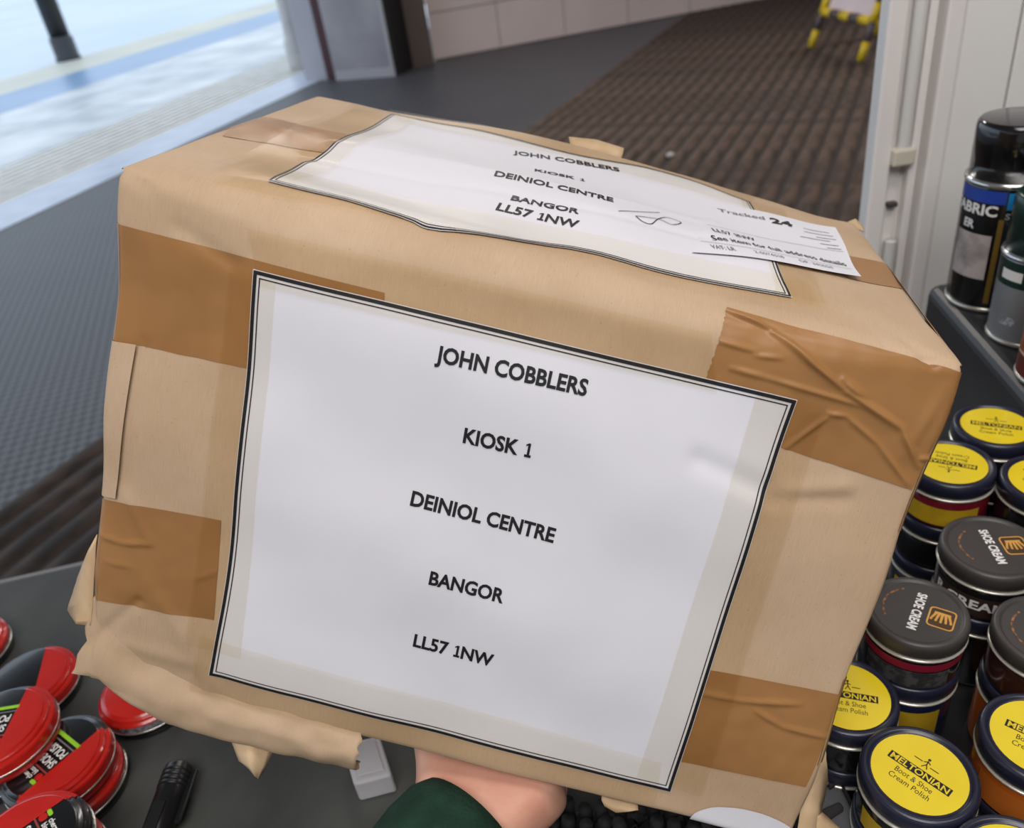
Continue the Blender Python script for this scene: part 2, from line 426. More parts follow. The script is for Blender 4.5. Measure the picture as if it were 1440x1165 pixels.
mk('drop_bolt', *tube([(r0[0] + 0.002, JY + 0.002, z_) for z_ in (r0[2], r0[2] + 0.0005, 2.2995, 2.3)], 0.0075, 14), M_rod, jamb)
o = mk('bolt_bracket', *box(r0[0] - 0.012, r0[0] + 0.014, JY - 0.008, JY + 0.012, r0[2] - 0.014, r0[2] + 0.006), mat('cream_bracket', (216, 208, 190), 0.4, scale=6), jamb, smooth=False); bevel(o, 0.003, 2)
r1 = jp((1252, 286)); o = mk('dark_screw', *box(r1[0] - 0.006, r1[0] + 0.006, JY + 0.002, JY + 0.018, r1[2] - 0.003, r1[2] + 0.003), mat('screw_grey', (70, 68, 66), 0.5, scale=9), jamb, smooth=False); bevel(o, 0.0015, 2)
r2 = jp((1248, 335)); mk('drop_bolt', *tube([(r2[0], JY + 0.002, z_) for z_ in (r2[2] - 0.3, r2[2] - 0.2995, r2[2] - 0.0005, r2[2])], 0.0075, 14), M_rod, jamb)
wk = mk('wall_kiosk', *box(0.54, 1.8, JY + 0.012, JY + 0.09, 0, 2.75), mat('panel_joint', (150, 148, 145), 0.5, scale=3), smooth=False, kind='structure')
gx = ony((1432, 60), JY)[0]
for a, b2 in ((0.543, gx - 0.0015), (gx + 0.0015, gx + 0.14), (gx + 0.143, gx + 0.4), (gx + 0.403, 1.79)):
    o = mk('wall_panel', *box(a, b2, JY + 0.002, JY + 0.012, 0.0, 2.75), M_panel, wk, smooth=False); bevel(o, 0.0015, 1)

# ------------------------------------------------------------------ counter and stands
CZ = 0.945
ce0, ce1 = onz((0, 821), CZ), onz((110, 796), CZ)
cd = (ce1 - ce0)[:2]; cd /= np.linalg.norm(cd)
cl, cr_ = ce0[:2] - cd * 0.9, ce0[:2] + cd * 1.55
v, f = prism([(cl[0], 0.13), (cr_[0], 0.13), (cr_[0], cr_[1]), (cl[0], cl[1])], CZ - 0.04, CZ)
ctr = empty('counter', ((cl[0] + cr_[0]) / 2, 0.3, 0), 'dark grey laminate shop counter under the parcel', 'counter')
o = mk('counter_top', v, f, M_counter, smooth=False); o.parent = ctr; o.location = -Vector(ctr.location); bevel(o, 0.003, 2)
e_out = np.array([-cd[1], cd[0]])
v, f = prism([tuple(cl), tuple(cr_), tuple(cr_ + e_out * 0.006), tuple(cl + e_out * 0.006)], CZ - 0.03, CZ)
o = mk('counter_edge', v, f, mat('grey_edging', (128, 128, 130), 0.35, scale=8), smooth=False); o.parent = ctr; o.location = -Vector(ctr.location)
v, f = prism([(cl[0] + 0.03, 0.17), (cr_[0] - 0.03, 0.17), (cr_[0] - 0.03, cr_[1] - 0.05), (cl[0] + 0.03, cl[1] - 0.05)], 0, CZ - 0.04)
o = mk('counter_base', v, f, M_blackpl, smooth=False); o.parent = ctr; o.location = -Vector(ctr.location)

TZ = 1.095
t0, t1 = onz((1303, 398), TZ)[:2], onz((1440, 555), TZ)[:2]
td = (t0 - t1) / np.linalg.norm(t0 - t1)
tb = t1 - td * 0.38
tpts = [tuple(tb), (tb[0] + 0.4, tb[1]), (t0[0] + 0.4, t0[1]), tuple(t0)]
v, f = prism(tpts, CZ, TZ)
tier = mk('display_plinth', v, f, M_tier, smooth=False); tag(tier, 'charcoal plastic plinth carrying the spray cans', 'plinth'); bevel(tier, 0.012, 4)
JZ = CZ + 0.006
def tier_x(y): return t1[0] + td[0] / td[1] * (y - t1[1])
v, f = prism([(0.13, 0.15), (tier_x(0.15) - 0.004, 0.15), (tier_x(0.60) - 0.004, 0.60), (0.13, 0.60)], CZ, JZ)
tray = mk('jar_tray', v, f, M_blackpl, smooth=False); tag(tray, 'thin black tray under the stacked cream jars', 'tray')

# ------------------------------------------------------------------ parcel surface
Wd, Hd, Dd = 0.428, 0.294, 0.238
_c = dict(FTL=(-0.1763, 0.4220, 1.4067), FTR=(0.2192, 0.3270, 1.2798), FBL=(-0.2748, 0.3532, 1.1398), FBR=(0.1230, 0.2568, 1.0093),
          BTL=(-0.1112, 0.6732, 1.3869), BTR=(0.2703, 0.5579, 1.2644), BBL=(-0.2098, 0.6045, 1.1199), BBR=(0.1741, 0.4877, 0.9938))
PC = {k: np.array(v) for k, v in _c.items()}
AX = PC['FTR'] - PC['FTL'] + PC['FBR'] - PC['FBL']; AX /= np.linalg.norm(AX)
AY = PC['FBL'] - PC['FTL'] + PC['FBR'] - PC['FTR']; AY /= np.linalg.norm(AY)
AZ = PC['BTL'] - PC['FTL'] + PC['BTR'] - PC['FTR']; AZ /= np.linalg.norm(AZ)
NF = np.cross(AX, AY); NF = NF if NF @ AZ < 0 else -NF            # outward normal of the front
NT = np.cross(AX, AZ); NT = NT if NT @ AY < 0 else -NT            # outward normal of the top
NR = AX
PC['FTL'] = PC['FTL'] - AY * 0.004
RTF, RS = 0.017, 0.0045
def seg_d(p, a, b):
    ax, ay = a; bx_, by = b; dx, dy = bx_ - ax, by - ay
    t = max(0, min(1, ((p[0] - ax) * dx + (p[1] - ay) * dy) / (dx * dx + dy * dy + 1e-12)))
    return math.hypot(p[0] - ax - t * dx, p[1] - ay - t * dy), t
CREASES = []        # (a, b, amplitude, width) in chart coordinates
def disp(x, y):
    q3 = Vector(chart3(x, y))
    d = noise.noise(q3 * 9 + Vector((0, 0, 1.7))) * 0.0022 + noise.noise(q3 * 26 + Vector((0, 0, 4.1))) * 0.0007
    ef = min(1, max(0, min(x, Wd - x) / 0.03))
    if y < 0:
        z = -y
        d += 0.0065 * math.sin(math.pi * min(1, max(0, x / Wd))) ** 1.3 * math.sin(0.5 * math.pi * min(1, z / 0.16))
        d += ef * 0.0020 * math.sin(z * 62 + 6 * x + 0.6) * math.exp(-((x - 0.10) / 0.09) ** 2) * min(1, z / 0.03)
        d += ef * 0.0016 * math.sin(z * 48 + 14 * x) * min(1, z / 0.03) * min(1, max(0, x / 0.1))
    else:
        u, v = x / Wd, y / Hd
        d += 0.004 * math.sin(math.pi * min(1, max(0, u))) * math.sin(math.pi * min(1, max(0, v)))
        d += 0.0012 * math.sin(y * 58 - x * 16 + 1.0) * min(1, max(0, v / 0.1))
    for a, b, amp, w in CREASES:
        if abs(x - (a[0] + b[0]) / 2) > abs(a[0] - b[0]) / 2 + 4 * w or abs(y - (a[1] + b[1]) / 2) > abs(a[1] - b[1]) / 2 + 4 * w: continue
        q, t = seg_d((x, y), a, b)
        d += amp * math.exp(-(q / w) ** 2) * (ef if y < 0 else 1)
    return d
def S3(x, y, z, dsp):
    rt_ = RS + (RTF - RS) * min(1, max(0, math.sin(math.pi * min(1, max(0, x / Wd))) * 1.8))
    near = y < rt_ and z < rt_
    ry = rz = rt_ if near else RS
    c = np.array([min(max(x, RS), Wd - RS), min(max(y, ry), Hd - RS), min(max(z, rz), Dd - RS)])
    a = np.array([(x - c[0]) / RS, (y - c[1]) / ry, (z - c[2]) / rz])
    l = np.linalg.norm(a)
    if l < 1e-9: n = np.array([0, 0, -1.0])
    else: n = a / l
    p = c + n * np.array([RS, ry, rz])
    u, v, w = p[0] / Wd, p[1] / Hd, p[2] / Dd
    f_ = (1 - v) * ((1 - u) * PC['FTL'] + u * PC['FTR']) + v * ((1 - u) * PC['FBL'] + u * PC['FBR'])
    b_ = (1 - v) * ((1 - u) * PC['BTL'] + u * PC['BTR']) + v * ((1 - u) * PC['BBL'] + u * PC['BBR'])
    N = n[0] * AX + (-n[1] * NT if n[1] < 0 else n[1] * AY) + (-n[2] * NF if n[2] < 0 else n[2] * AZ)
    N = N / np.linalg.norm(N)
    return (1 - w) * f_ + w * b_ + N * dsp, N
def chart3(x, y):
    """unrolled chart: front (y>=0), top (y<0), sides (x<0, x>W), bottom (y>H)"""
    if x < 0: return (0.0, min(max(y, 0), Hd), min(-x, Dd))
    if x > Wd: return (Wd, min(max(y, 0), Hd), min(x - Wd, Dd))
    if y < 0: return (x, 0.0, min(-y, Dd))
    if y > Hd: return (x, Hd, min(y - Hd, Dd))
    return (x, y, 0.0)
def U(x, y, off=0.0):
    q = chart3(x, y)
    p, n = S3(*q, disp(x, y) + off)
    return p
_tab = [(x, y, proj(U(x, y))) for x in np.linspace(0.004, Wd - 0.004, 40) for y in np.linspace(-Dd + 0.004, Hd - 0.004, 50)]
_tabp = np.array([t[2] for t in _tab])
def chart(px):
    """chart coordinates of the parcel point seen at a pixel of the photograph"""
    px = np.array(px, float)
    i = int(np.argmin(((_tabp - px) ** 2).sum(1)))
    c = np.array(_tab[i][:2])
    for _ in range(12):
        f0 = proj(U(*c)) - px
        if np.abs(f0).max() < 0.05: break
        h = 1e-3
        J = np.array([(proj(U(c[0] + h, c[1])) - px - f0) / h, (proj(U(c[0], c[1] + h)) - px - f0) / h]).T
        try: st = np.linalg.solve(J, f0)
        except np.linalg.LinAlgError: break
        m_ = np.abs(st).max()
        if m_ > 0.02: st *= 0.02 / m_
        c = c - st
        c[0] = min(max(c[0], -0.02), Wd + 0.02); c[1] = min(max(c[1], -Dd), Hd + 0.02)
    return c

# creases of the wrapping (given where they run on the parcel)
for a, b, amp, w in (((985, 648), (1082, 692), -0.0016, 0.006), ((1085, 692), (1190, 684), 0.0012, 0.004),
                     ((1090, 700), (1190, 705), -0.0012, 0.004),
                     ((205, 480), (176, 690), -0.0012, 0.0022), ((176, 690), (210, 760), 0.0010, 0.003),
                     ((250, 320), (330, 372), -0.0012, 0.004), ((172, 240), (205, 262), -0.0015, 0.003),
                     ((170, 905), (260, 930), 0.0012, 0.005), ((195, 845), (135, 905), -0.0014, 0.0025),
                     ((430, 225), (1000, 340), -0.0010, 0.004), ((470, 205), (1000, 318), 0.0008, 0.006),
                     ((230, 850), (300, 960), 0.0012, 0.006),
                     ((1300, 505), (1352, 512), -0.002, 0.003), ((1275, 480), (1310, 512), -0.0018, 0.0025), ((1330, 470), (1338, 505), -0.0015, 0.0022)):
    CREASES.append((tuple(chart(a)), tuple(chart(b)), amp, w))

parcel_base = (PC['FBL'] + PC['FBR'] + PC['BBL'] + PC['BBR']) / 4
parcel = empty('parcel', parcel_base, 'battered brown paper parcel with white address labels held over the counter', 'parcel')
PB = np.array(parcel.location)
def part(name, V, F, material, parent=parcel, smooth=True, **kw):
    return mk(name, [np.asarray(v) - PB for v in V], F, material, parent, smooth, **kw)

# kraft paper with fine vertical ribs, specks and stains
def kraft_mat(name, ca, cb, rough=0.62, spec=0.35):
    m = bpy.data.materials.new(name); m.use_nodes = True
    nt = m.node_tree; L = nt.links; b = nt.nodes['Principled BSDF']
    b.inputs['Roughness'].default_value = rough; b.inputs['Specular IOR Level'].default_value = spec
    at = nt.nodes.new('ShaderNodeUVMap'); at.uv_map = 'chart'
    def nz(scale, sc, detail=5):
        mp = nt.nodes.new('ShaderNodeMapping'); mp.inputs['Scale'].default_value = sc; L.new(at.outputs[0], mp.inputs[0])
        n = nt.nodes.new('ShaderNodeTexNoise'); n.inputs['Scale'].default_value = scale; n.inputs['Detail'].default_value = detail; L.new(mp.outputs[0], n.inputs['Vector']); return n.outputs['Fac']
    big = nz(14, (1, 1, 1)); fine = nz(1.0, (1500, 90, 1), 3); spk = nz(700, (1, 1, 1), 1)
    r1 = nt.nodes.new('ShaderNodeValToRGB'); r1.color_ramp.elements[0].position = 0.35; r1.color_ramp.elements[1].position = 0.68
    r1.color_ramp.elements[0].color = (*lin(cb), 1); r1.color_ramp.elements[1].color = (*lin(ca), 1); L.new(big, r1.inputs[0])
    r2 = nt.nodes.new('ShaderNodeMapRange'); r2.inputs[1].default_value = 0.3; r2.inputs[2].default_value = 0.7; r2.inputs[3].default_value = 0.95; r2.inputs[4].default_value = 1.03; L.new(fine, r2.inputs[0])
    r3 = nt.nodes.new('ShaderNodeMapRange'); r3.inputs[1].default_value = 0.22; r3.inputs[2].default_value = 0.30; r3.inputs[3].default_value = 0.75; r3.inputs[4].default_value = 1.0; L.new(spk, r3.inputs[0])
    mu = nt.nodes.new('ShaderNodeMath'); mu.operation = 'MULTIPLY'; L.new(r2.outputs[0], mu.inputs[0]); L.new(r3.outputs[0], mu.inputs[1])
    mx = nt.nodes.new('ShaderNodeVectorMath'); mx.operation = 'SCALE'; L.new(r1.outputs[0], mx.inputs[0]); L.new(mu.outputs[0], mx.inputs['Scale'])
    L.new(mx.outputs[0], b.inputs['Base Color'])
    bp = nt.nodes.new('ShaderNodeBump'); bp.inputs['Strength'].default_value = 0.25; bp.inputs['Distance'].default_value = 0.0006
    L.new(fine, bp.inputs['Height']); L.new(bp.outputs[0], b.inputs['Normal'])
    return m
M_kraft = kraft_mat('kraft_paper', (197, 170, 141), (184, 156, 125))
M_kraft_in = mat('kraft_inside', (208, 180, 144), 0.7, rgb2=(194, 164, 126), scale=60)
M_tape = mat('brown_tape', (160, 116, 70), 0.36, spec=0.32, rgb2=(148, 106, 62), scale=22, bump=0.06, bscale=90)
M_paper = mat('label_paper', (222, 221, 227), 0.65, spec=0.2, rgb2=(218, 217, 223), scale=12)
M_ink = mat('black_ink', (22, 20, 26), 0.5, rgb2=(16, 15, 20), scale=50)
M_pen = mat('pen_ink', (60, 60, 66), 0.5, scale=50)
M_greyink = mat('grey_ink', (128, 128, 132), 0.5, scale=50)
def clear_mat():
    m = bpy.data.materials.new('clear_tape'); m.use_nodes = True
    nt = m.node_tree; L = nt.links
    for n in list(nt.nodes):
        if n.type != 'OUTPUT_MATERIAL': nt.nodes.remove(n)
    out = [n for n in nt.nodes if n.type == 'OUTPUT_MATERIAL'][0]
    tr = nt.nodes.new('ShaderNodeBsdfTransparent'); tr.inputs[0].default_value = (0.976, 0.960, 0.912, 1)
    gl = nt.nodes.new('ShaderNodeBsdfGlossy'); gl.inputs['Roughness'].default_value = 0.22
    fr = nt.nodes.new('ShaderNodeFresnel'); fr.inputs[0].default_value = 1.16
    nz = nt.nodes.new('ShaderNodeTexNoise'); nz.inputs['Scale'].default_value = 60; tc = nt.nodes.new('ShaderNodeTexCoord'); L.new(tc.outputs['Object'], nz.inputs['Vector'])
    bp = nt.nodes.new('ShaderNodeBump'); bp.inputs['Strength'].default_value = 0.15; bp.inputs['Distance'].default_value = 0.001; L.new(nz.outputs['Fac'], bp.inputs['Height']); L.new(bp.outputs[0], gl.inputs['Normal'])
    mx = nt.nodes.new('ShaderNodeMixShader'); hf = nt.nodes.new('ShaderNodeMath'); hf.operation = 'MULTIPLY'; hf.inputs[1].default_value = 0.45; L.new(fr.outputs[0], hf.inputs[0]); L.new(hf.outputs[0], mx.inputs[0]); L.new(tr.outputs[0], mx.inputs[1]); L.new(gl.outputs[0], mx.inputs[2])
    L.new(mx.outputs[0], out.inputs[0])
    return m
M_clear = clear_mat()

def set_uv(o, uvs):
    lay = o.data.uv_layers.new(name='chart')
    for lp in o.data.loops: lay.data[lp.index].uv = uvs[lp.vertex_index]

# body: grid over the six faces
V, F, UVS = [], [], []
def face_grid(fn, nu, nv, flip=False):
    b0 = len(V)
    for j in range(nv + 1):
        for i in range(nu + 1):
            p, uv = fn(i / nu, j / nv); V.append(p); UVS.append(uv)
    for j in range(nv):
        for i in range(nu):
            a = b0 + j * (nu + 1) + i; q = (a, a + 1, a + nu + 2, a + nu + 1)
            F.append(q[::-1] if flip else q)
face_grid(lambda u, v: (U(u * Wd, v * Hd), (u * Wd, v * Hd)), 150, 104, True)
face_grid(lambda u, v: (U(u * Wd, -v * Dd), (u * Wd, -v * Dd)), 150, 84)
face_grid(lambda u, v: (U(-u * Dd, v * Hd), (-u * Dd, v * Hd)), 30, 104)
face_grid(lambda u, v: (U(Wd + u * Dd, v * Hd), (Wd + u * Dd, v * Hd)), 30, 104, True)
face_grid(lambda u, v: (U(u * Wd, Hd + v * Dd), (u * Wd, Hd + v * Dd)), 150, 24, True)
face_grid(lambda u, v: (S3(u * Wd, v * Hd, Dd, noise.noise(Vector((u * Wd, v * Hd, Dd)) * 9 + Vector((0, 0, 1.7))) * 0.0022 + noise.noise(Vector((u * Wd, v * Hd, Dd)) * 26 + Vector((0, 0, 4.1))) * 0.0007)[0], (u * Wd + 1, v * Hd)), 30, 20)
body = part('box_body', V, F, M_kraft); set_uv(body, UVS)
bm = bmesh.new(); bm.from_mesh(body.data); bmesh.ops.remove_doubles(bm, verts=bm.verts, dist=0.0004); bmesh.ops.recalc_face_normals(bm, faces=bm.faces); bm.to_mesh(body.data); bm.free()

def poly_at(pts, t):
    """point at fraction t of a polyline of chart points"""
    P = [np.array(p) for p in pts]
    L = [0]
    for a, b in zip(P, P[1:]): L.append(L[-1] + np.linalg.norm(b - a))
    s = t * L[-1]
    for k in range(len(P) - 1):
        if s <= L[k + 1] + 1e-12:
            w = (s - L[k]) / (L[k + 1] - L[k] + 1e-12); return P[k] * (1 - w) + P[k + 1] * w
    return P[-1]
def smooth_poly(pts, n=24):
    P = [np.array(p) for p in pts]
    if len(P) == 2: return P
    out = []
    P = [2 * P[0] - P[1]] + P + [2 * P[-1] - P[-2]]
    for k in range(1, len(P) - 2):
        for i in range(n // (len(P) - 3)):
            t = i / (n // (len(P) - 3)); a, b, c, d = P[k - 1:k + 3]
            out.append(0.5 * ((2 * b) + (c - a) * t + (2 * a - 5 * b + 4 * c - d) * t * t + (3 * b - a - 3 * c + d) * t ** 3))
    out.append(P[-2]); return out
class Coons:
    def __init__(s, top, bottom, left, right, px=True):
        g = (lambda e: smooth_poly([chart(p) if px else p for p in e]))
        s.t, s.b, s.l, s.r = g(top), g(bottom), g(left), g(right)
    def __call__(s, u, v):
        T, B, Lf, Rt = poly_at(s.t, u), poly_at(s.b, u), poly_at(s.l, v), poly_at(s.r, v)
        P = lambda e, k: np.array(e[k])
        return (1 - v) * T + v * B + (1 - u) * Lf + u * Rt - ((1 - u) * (1 - v) * P(s.t, 0) + u * (1 - v) * P(s.t, -1) + (1 - u) * v * P(s.b, 0) + u * v * P(s.b, -1))
def patch(name, C, nu, nv, off, material, extra=None, parent=parcel, rag=None, u0=0, u1=1, v0=0, v1=1, **kw):
    V, F, UVS = [], [], []
    for j in range(nv + 1):
        for i in range(nu + 1):
            u, v = u0 + (u1 - u0) * i / nu, v0 + (v1 - v0) * j / nv
            c = C(u, v)
            if rag: c = c + rag(u, v)
            V.append(U(c[0], c[1], off + (extra(c, u, v) if extra else 0))); UVS.append((c[0], c[1]))
    F = [(j * (nu + 1) + i, (j + 1) * (nu + 1) + i, (j + 1) * (nu + 1) + i + 1, j * (nu + 1) + i + 1) for j in range(nv) for i in range(nu)]
    o = part(name, V, F, material, parent, **kw); set_uv(o, UVS); return o
def quad(tl, tr, br, bl): return Coons([tl, tr], [bl, br], [tl, bl], [tr, br])

# --- front address label
LF = Coons([(357, 378), (600, 437), (860, 500), (1121, 562)], [(294, 949), (513, 1006), (730, 1061), (943, 1113)],
           [(357, 378), (344, 560), (326, 750), (314, 842), (294, 949)], [(1121, 562), (1077, 690), (1031, 840), (985, 985), (943, 1113)])
lab1 = patch('address_label', LF, 130, 110, 0.0010, M_paper, label='white front address label with black double border')
def on_label(C, name, rects, off, material, parent, n=130):
    V, F = [], []
    for (u0, u1, v0, v1) in rects:
        nu = n if u1 - u0 > 0.3 else 1; nv = n if v1 - v0 > 0.3 else 1
        b0 = len(V)
        for j in range(nv + 1):
            for i in range(nu + 1):
                c = C(u0 + (u1 - u0) * i / nu, v0 + (v1 - v0) * j / nv); V.append(U(c[0], c[1], off))
        F += [(b0 + j * (nu + 1) + i, b0 + (j + 1) * (nu + 1) + i, b0 + (j + 1) * (nu + 1) + i + 1, b0 + j * (nu + 1) + i + 1) for j in range(nv) for i in range(nu)]
    return part(name, V, F, material, parent)
def border(C, parent, w, h, thick=0.0019, gap=0.0013, thin=0.0006, edge=0.0004):
    def ring(d0, d1):
        a, b, c, d = d0 / w, d1 / w, d0 / h, d1 / h
        return [(a, 1 - a, c, d), (a, 1 - a, 1 - d, 1 - c), (a, b, d, 1 - d), (1 - b, 1 - a, d, 1 - d)]
    on_label(C, 'thick_border', ring(edge, edge + thick), 0.0013, M_ink, parent)
    on_label(C, 'thin_border', ring(edge + thick + gap, edge + thick + gap + thin), 0.0013, M_ink, parent)
border(LF, lab1, 0.28, 0.243)
def chart_text(body, pA, pB, cap, off, material, parent, bold=0.02, px=True, name='lettering', space=1.0, shear=0.0):
    a, b = (chart(pA), chart(pB)) if px else (np.array(pA), np.array(pB))
    V2, F, w = text(body, bold, space)
    ex = (b - a) / w; n = (b - a) / np.linalg.norm(b - a); ey = np.array([n[1], -n[0]]) * cap
    V = []
    for x, y in V2:
        c = a + ex * (x + shear * y) + ey * y; V.append(U(c[0], c[1], off))
    return part(name, V, F, material, parent, smooth=False)
CAP = float(np.linalg.norm(chart((613, 507)) - chart((619, 488))))
for body_, a, b in (('JOHN COBBLERS', (612, 507), (824, 556)), ('KIOSK 1', (651, 621), (746, 643)), ('DEINIOL CENTRE', (577, 709), (778, 762)),
                    ('BANGOR', (603, 820), (707, 847)), ('LL57 1NW', (581, 907), (692, 936))):
    chart_text(body_, a, b, 0.0079, 0.0014, M_ink, lab1, bold=0.03)

# --- top address label
LT = Coons([(551, 162), (680, 186), (800, 217), (930, 243), (1054, 286)], [(376, 257), (560, 307), (620, 327), (800, 352), (960, 393), (1113, 421)],
           [(551, 162), (513, 184), (456, 215), (420, 233), (376, 257)], [(1054, 286), (1072, 325), (1095, 380), (1113, 421)])
lab2 = patch('address_label', LT, 130, 90, 0.0010, M_paper, label='white top address label with wavy edge')
border(LT, lab2, 0.28, 0.19, 0.0012, 0.0012, 0.0006)
for body_, a, b, cp in (('JOHN COBBLERS', (721, 219), (871, 244), 0.0075), ('KIOSK 1', (751, 243), (822, 258), 0.0065), ('DEINIOL CENTRE', (694, 250), (862, 287), 0.0085),
                        ('BANGOR', (717, 284), (813, 304), 0.0075), ('LL57 1NW', (696, 298), (811, 324), 0.0085)):
    chart_text(body_, a, b, cp, 0.0014, M_ink, lab2, bold=0.026)
def chart_line(name, pts, w, off, material, parent, px=True):
    P = [chart(p) if px else np.array(p) for p in pts]
    P = smooth_poly(P, 40) if len(P) > 2 else [P[0] * (1 - t) + P[1] * t for t in np.linspace(0, 1, 30)]
    V2, F = strip2(P, w)
    return part(name, [U(x, y, off) for x, y in V2], F, material, parent)
chart_line('pen_stroke', [(869, 300), (900, 301), (927, 302)], 0.0006, 0.0015, M_pen, lab2)
chart_line('pen_stroke', [(893, 307), (903, 315), (916, 318), (925, 311), (938, 309), (957, 316), (944, 319), (928, 312), (911, 309), (893, 307)], 0.0006, 0.0015, M_pen, lab2)
# --- postage sticker
ST = quad((1003, 288), (1172, 327), (1208, 397), (972, 360))
stk = patch('postage_sticker', ST, 60, 40, 0.0022, M_paper, label='white postage sticker lapping over the top label', extra=lambda c, u, v: 0.0014 * max(0, (u - 0.75) / 0.25) ** 2)
def st_off(): return 0.0027
def stext(body, a, b, cap, material=M_ink, bold=0.0):
    A, B = ST(*a), ST(*b)
    V2, F, w = text(body, bold)
    ex = (B - A) / w; n = (B - A) / np.linalg.norm(B - A); ey = np.array([n[1], -n[0]]) * cap
    V = []
    for x, y in V2:
        c = A + ex * x + ey * y; u = a[0] + (b[0] - a[0]) * x / w
        V.append(U(c[0], c[1], 0.0027 + 0.0014 * max(0, (u - 0.75) / 0.25) ** 2))
    part('lettering', V, F, material, stk, smooth=False)
stext('Tracked', (0.06, 0.17), (0.42, 0.17), 0.0055, M_greyink, 0.01)
stext('24', (0.47, 0.20), (0.64, 0.20), 0.0085, M_ink, 0.03)
stext('LL57 1NW', (0.08, 0.66), (0.36, 0.66), 0.0066, M_ink, 0.008)
stext('See item for full address details', (0.09, 0.80), (0.95, 0.80), 0.0062, M_ink, 0.008)
stext('VAT: LR', (0.10, 0.94), (0.24, 0.94), 0.0048, M_greyink, 0.01)
stext('2-0074618', (0.35, 0.93), (0.53, 0.93), 0.0036, M_greyink, 0.0)
stext('DP: 341604', (0.63, 0.93), (0.84, 0.93), 0.0036, M_greyink, 0.0)
for k, (v_, ua, ub) in enumerate(((0.53, 0.02, 0.97), (0.86, 0.02, 0.97), (0.17, 0.72, 0.92), (0.24, 0.72, 0.94), (0.36, 0.68, 0.9), (0.31, 0.80, 0.95), (0.43, 0.82, 0.95), (0.49, 0.86, 0.96))):
    P = [ST(ua + (ub - ua) * t, v_) for t in np.linspace(0, 1, 14)]
    V2, F = strip2(P, 0.0004 if k < 2 else 0.0011)
    part('printed_line', [U(x, y, 0.0027 + 0.0014 * max(0, ((ua + (ub - ua) * (i // 2) / 13) - 0.75) / 0.25) ** 2) for i, (x, y) in enumerate(V2)], F, M_greyink if k < 2 else mat('pale_ink', (190, 190, 194), 0.5, scale=50), stk)

# --- brown tapes
def folds(segs):
    S = [(chart(a), chart(b), h, w) for a, b, h, w in segs]
    def ex(c, u, v):
        d = 0
        for a, b, h, w in S:
            q, t = seg_d(c, a, b); d = max(d, h * math.exp(-(q / w) ** 2) * (0.4 + 0.6 * math.sin(math.pi * min(1, max(0.1, t)))))
        return d + 0.0003 * noise.noise(Vector((c[0] * 90, c[1] * 90, 3)))
    return ex
rag_r = lambda a: (lambda u, v: np.array([a * (noise.noise(Vector((v * 40, 3, 1)))) * (u > 0.98), 0]))
patch('brown_tape', quad((161, 302), (541, 412), (541, 560), (156, 472)), 60, 26, 0.00025, M_tape, folds([((205, 300), (200, 470), 0.0005, 0.002)]))
patch('brown_tape', quad((1022, 432), (1352, 524), (1288, 694), (975, 590)), 130, 74, 0.00030, M_tape,
      folds([((1020, 437), (1085, 465), 0.003, 0.0016), ((1085, 468), (1190, 550), 0.0028, 0.0016), ((1190, 550), (1268, 603), 0.0028, 0.0018), ((1268, 603), (1290, 655), 0.0022, 0.0018),
             ((1006, 478), (1062, 494), 0.0012, 0.0012), ((1062, 500), (1100, 504), 0.001, 0.0011), ((1028, 518), (1080, 532), 0.0012, 0.0014), ((1080, 532), (1215, 572), 0.0014, 0.0013),
             ((1105, 630), (1165, 585), 0.0013, 0.0013), ((1165, 582), (1190, 585), 0.0014, 0.0012), ((1190, 585), (1235, 625), 0.0013, 0.0014), ((1235, 625), (1275, 680), 0.0013, 0.0014),
             ((1185, 535), (1215, 560), 0.0022, 0.0022), ((1330, 545), (1270, 640), 0.0008, 0.003), ((1285, 645), (1310, 640), 0.0012, 0.0014)]), rag=lambda u, v: np.array([0.0012 * noise.noise(Vector((v * 30, 0, 0))) * (u < 0.01), 0]))
patch('brown_tape', quad((136, 692), (311, 732), (301, 872), (131, 826)), 50, 40, 0.00030, M_tape, folds([((143, 752), (170, 763), 0.0012, 0.0013), ((170, 763), (212, 766), 0.0016, 0.0012), ((150, 790), (185, 797), 0.0008, 0.0012), ((275, 815), (305, 803), 0.001, 0.0014), ((190, 790), (205, 850), -0.0006, 0.003)]), rag=rag_r(0.0008))
patch('brown_tape', quad((985, 940), (1181, 976), (1133, 1107), (940, 1068)), 60, 46, 0.00030, M_tape, folds([((990, 975), (1040, 985), 0.0014, 0.0013), ((1040, 985), (1125, 990), 0.0016, 0.0013), ((1064, 1000), (1100, 1022), 0.0014, 0.0013), ((1100, 1022), (1160, 1036), 0.0016, 0.0013)]))
patch('brown_tape', Coons([(345, 172), (392, 168), (430, 178), (500, 192)], [(313, 192), (380, 203), (470, 218)], [(345, 172), (313, 192)], [(500, 192), (470, 218)]), 40, 14, 0.00035, M_tape, folds([((380, 178), (440, 200), 0.0008, 0.004)]))
patch('brown_tape', quad((1190, 360), (1248, 371), (1284, 413), (1190, 391)), 24, 16, 0.00035, M_tape)
patch('paper_overlap', quad((157, 474), (194, 484), (165, 700), (138, 689)), 16, 60, 0.0003, M_kraft, lambda c, u, v: 0.0018 * u ** 2)
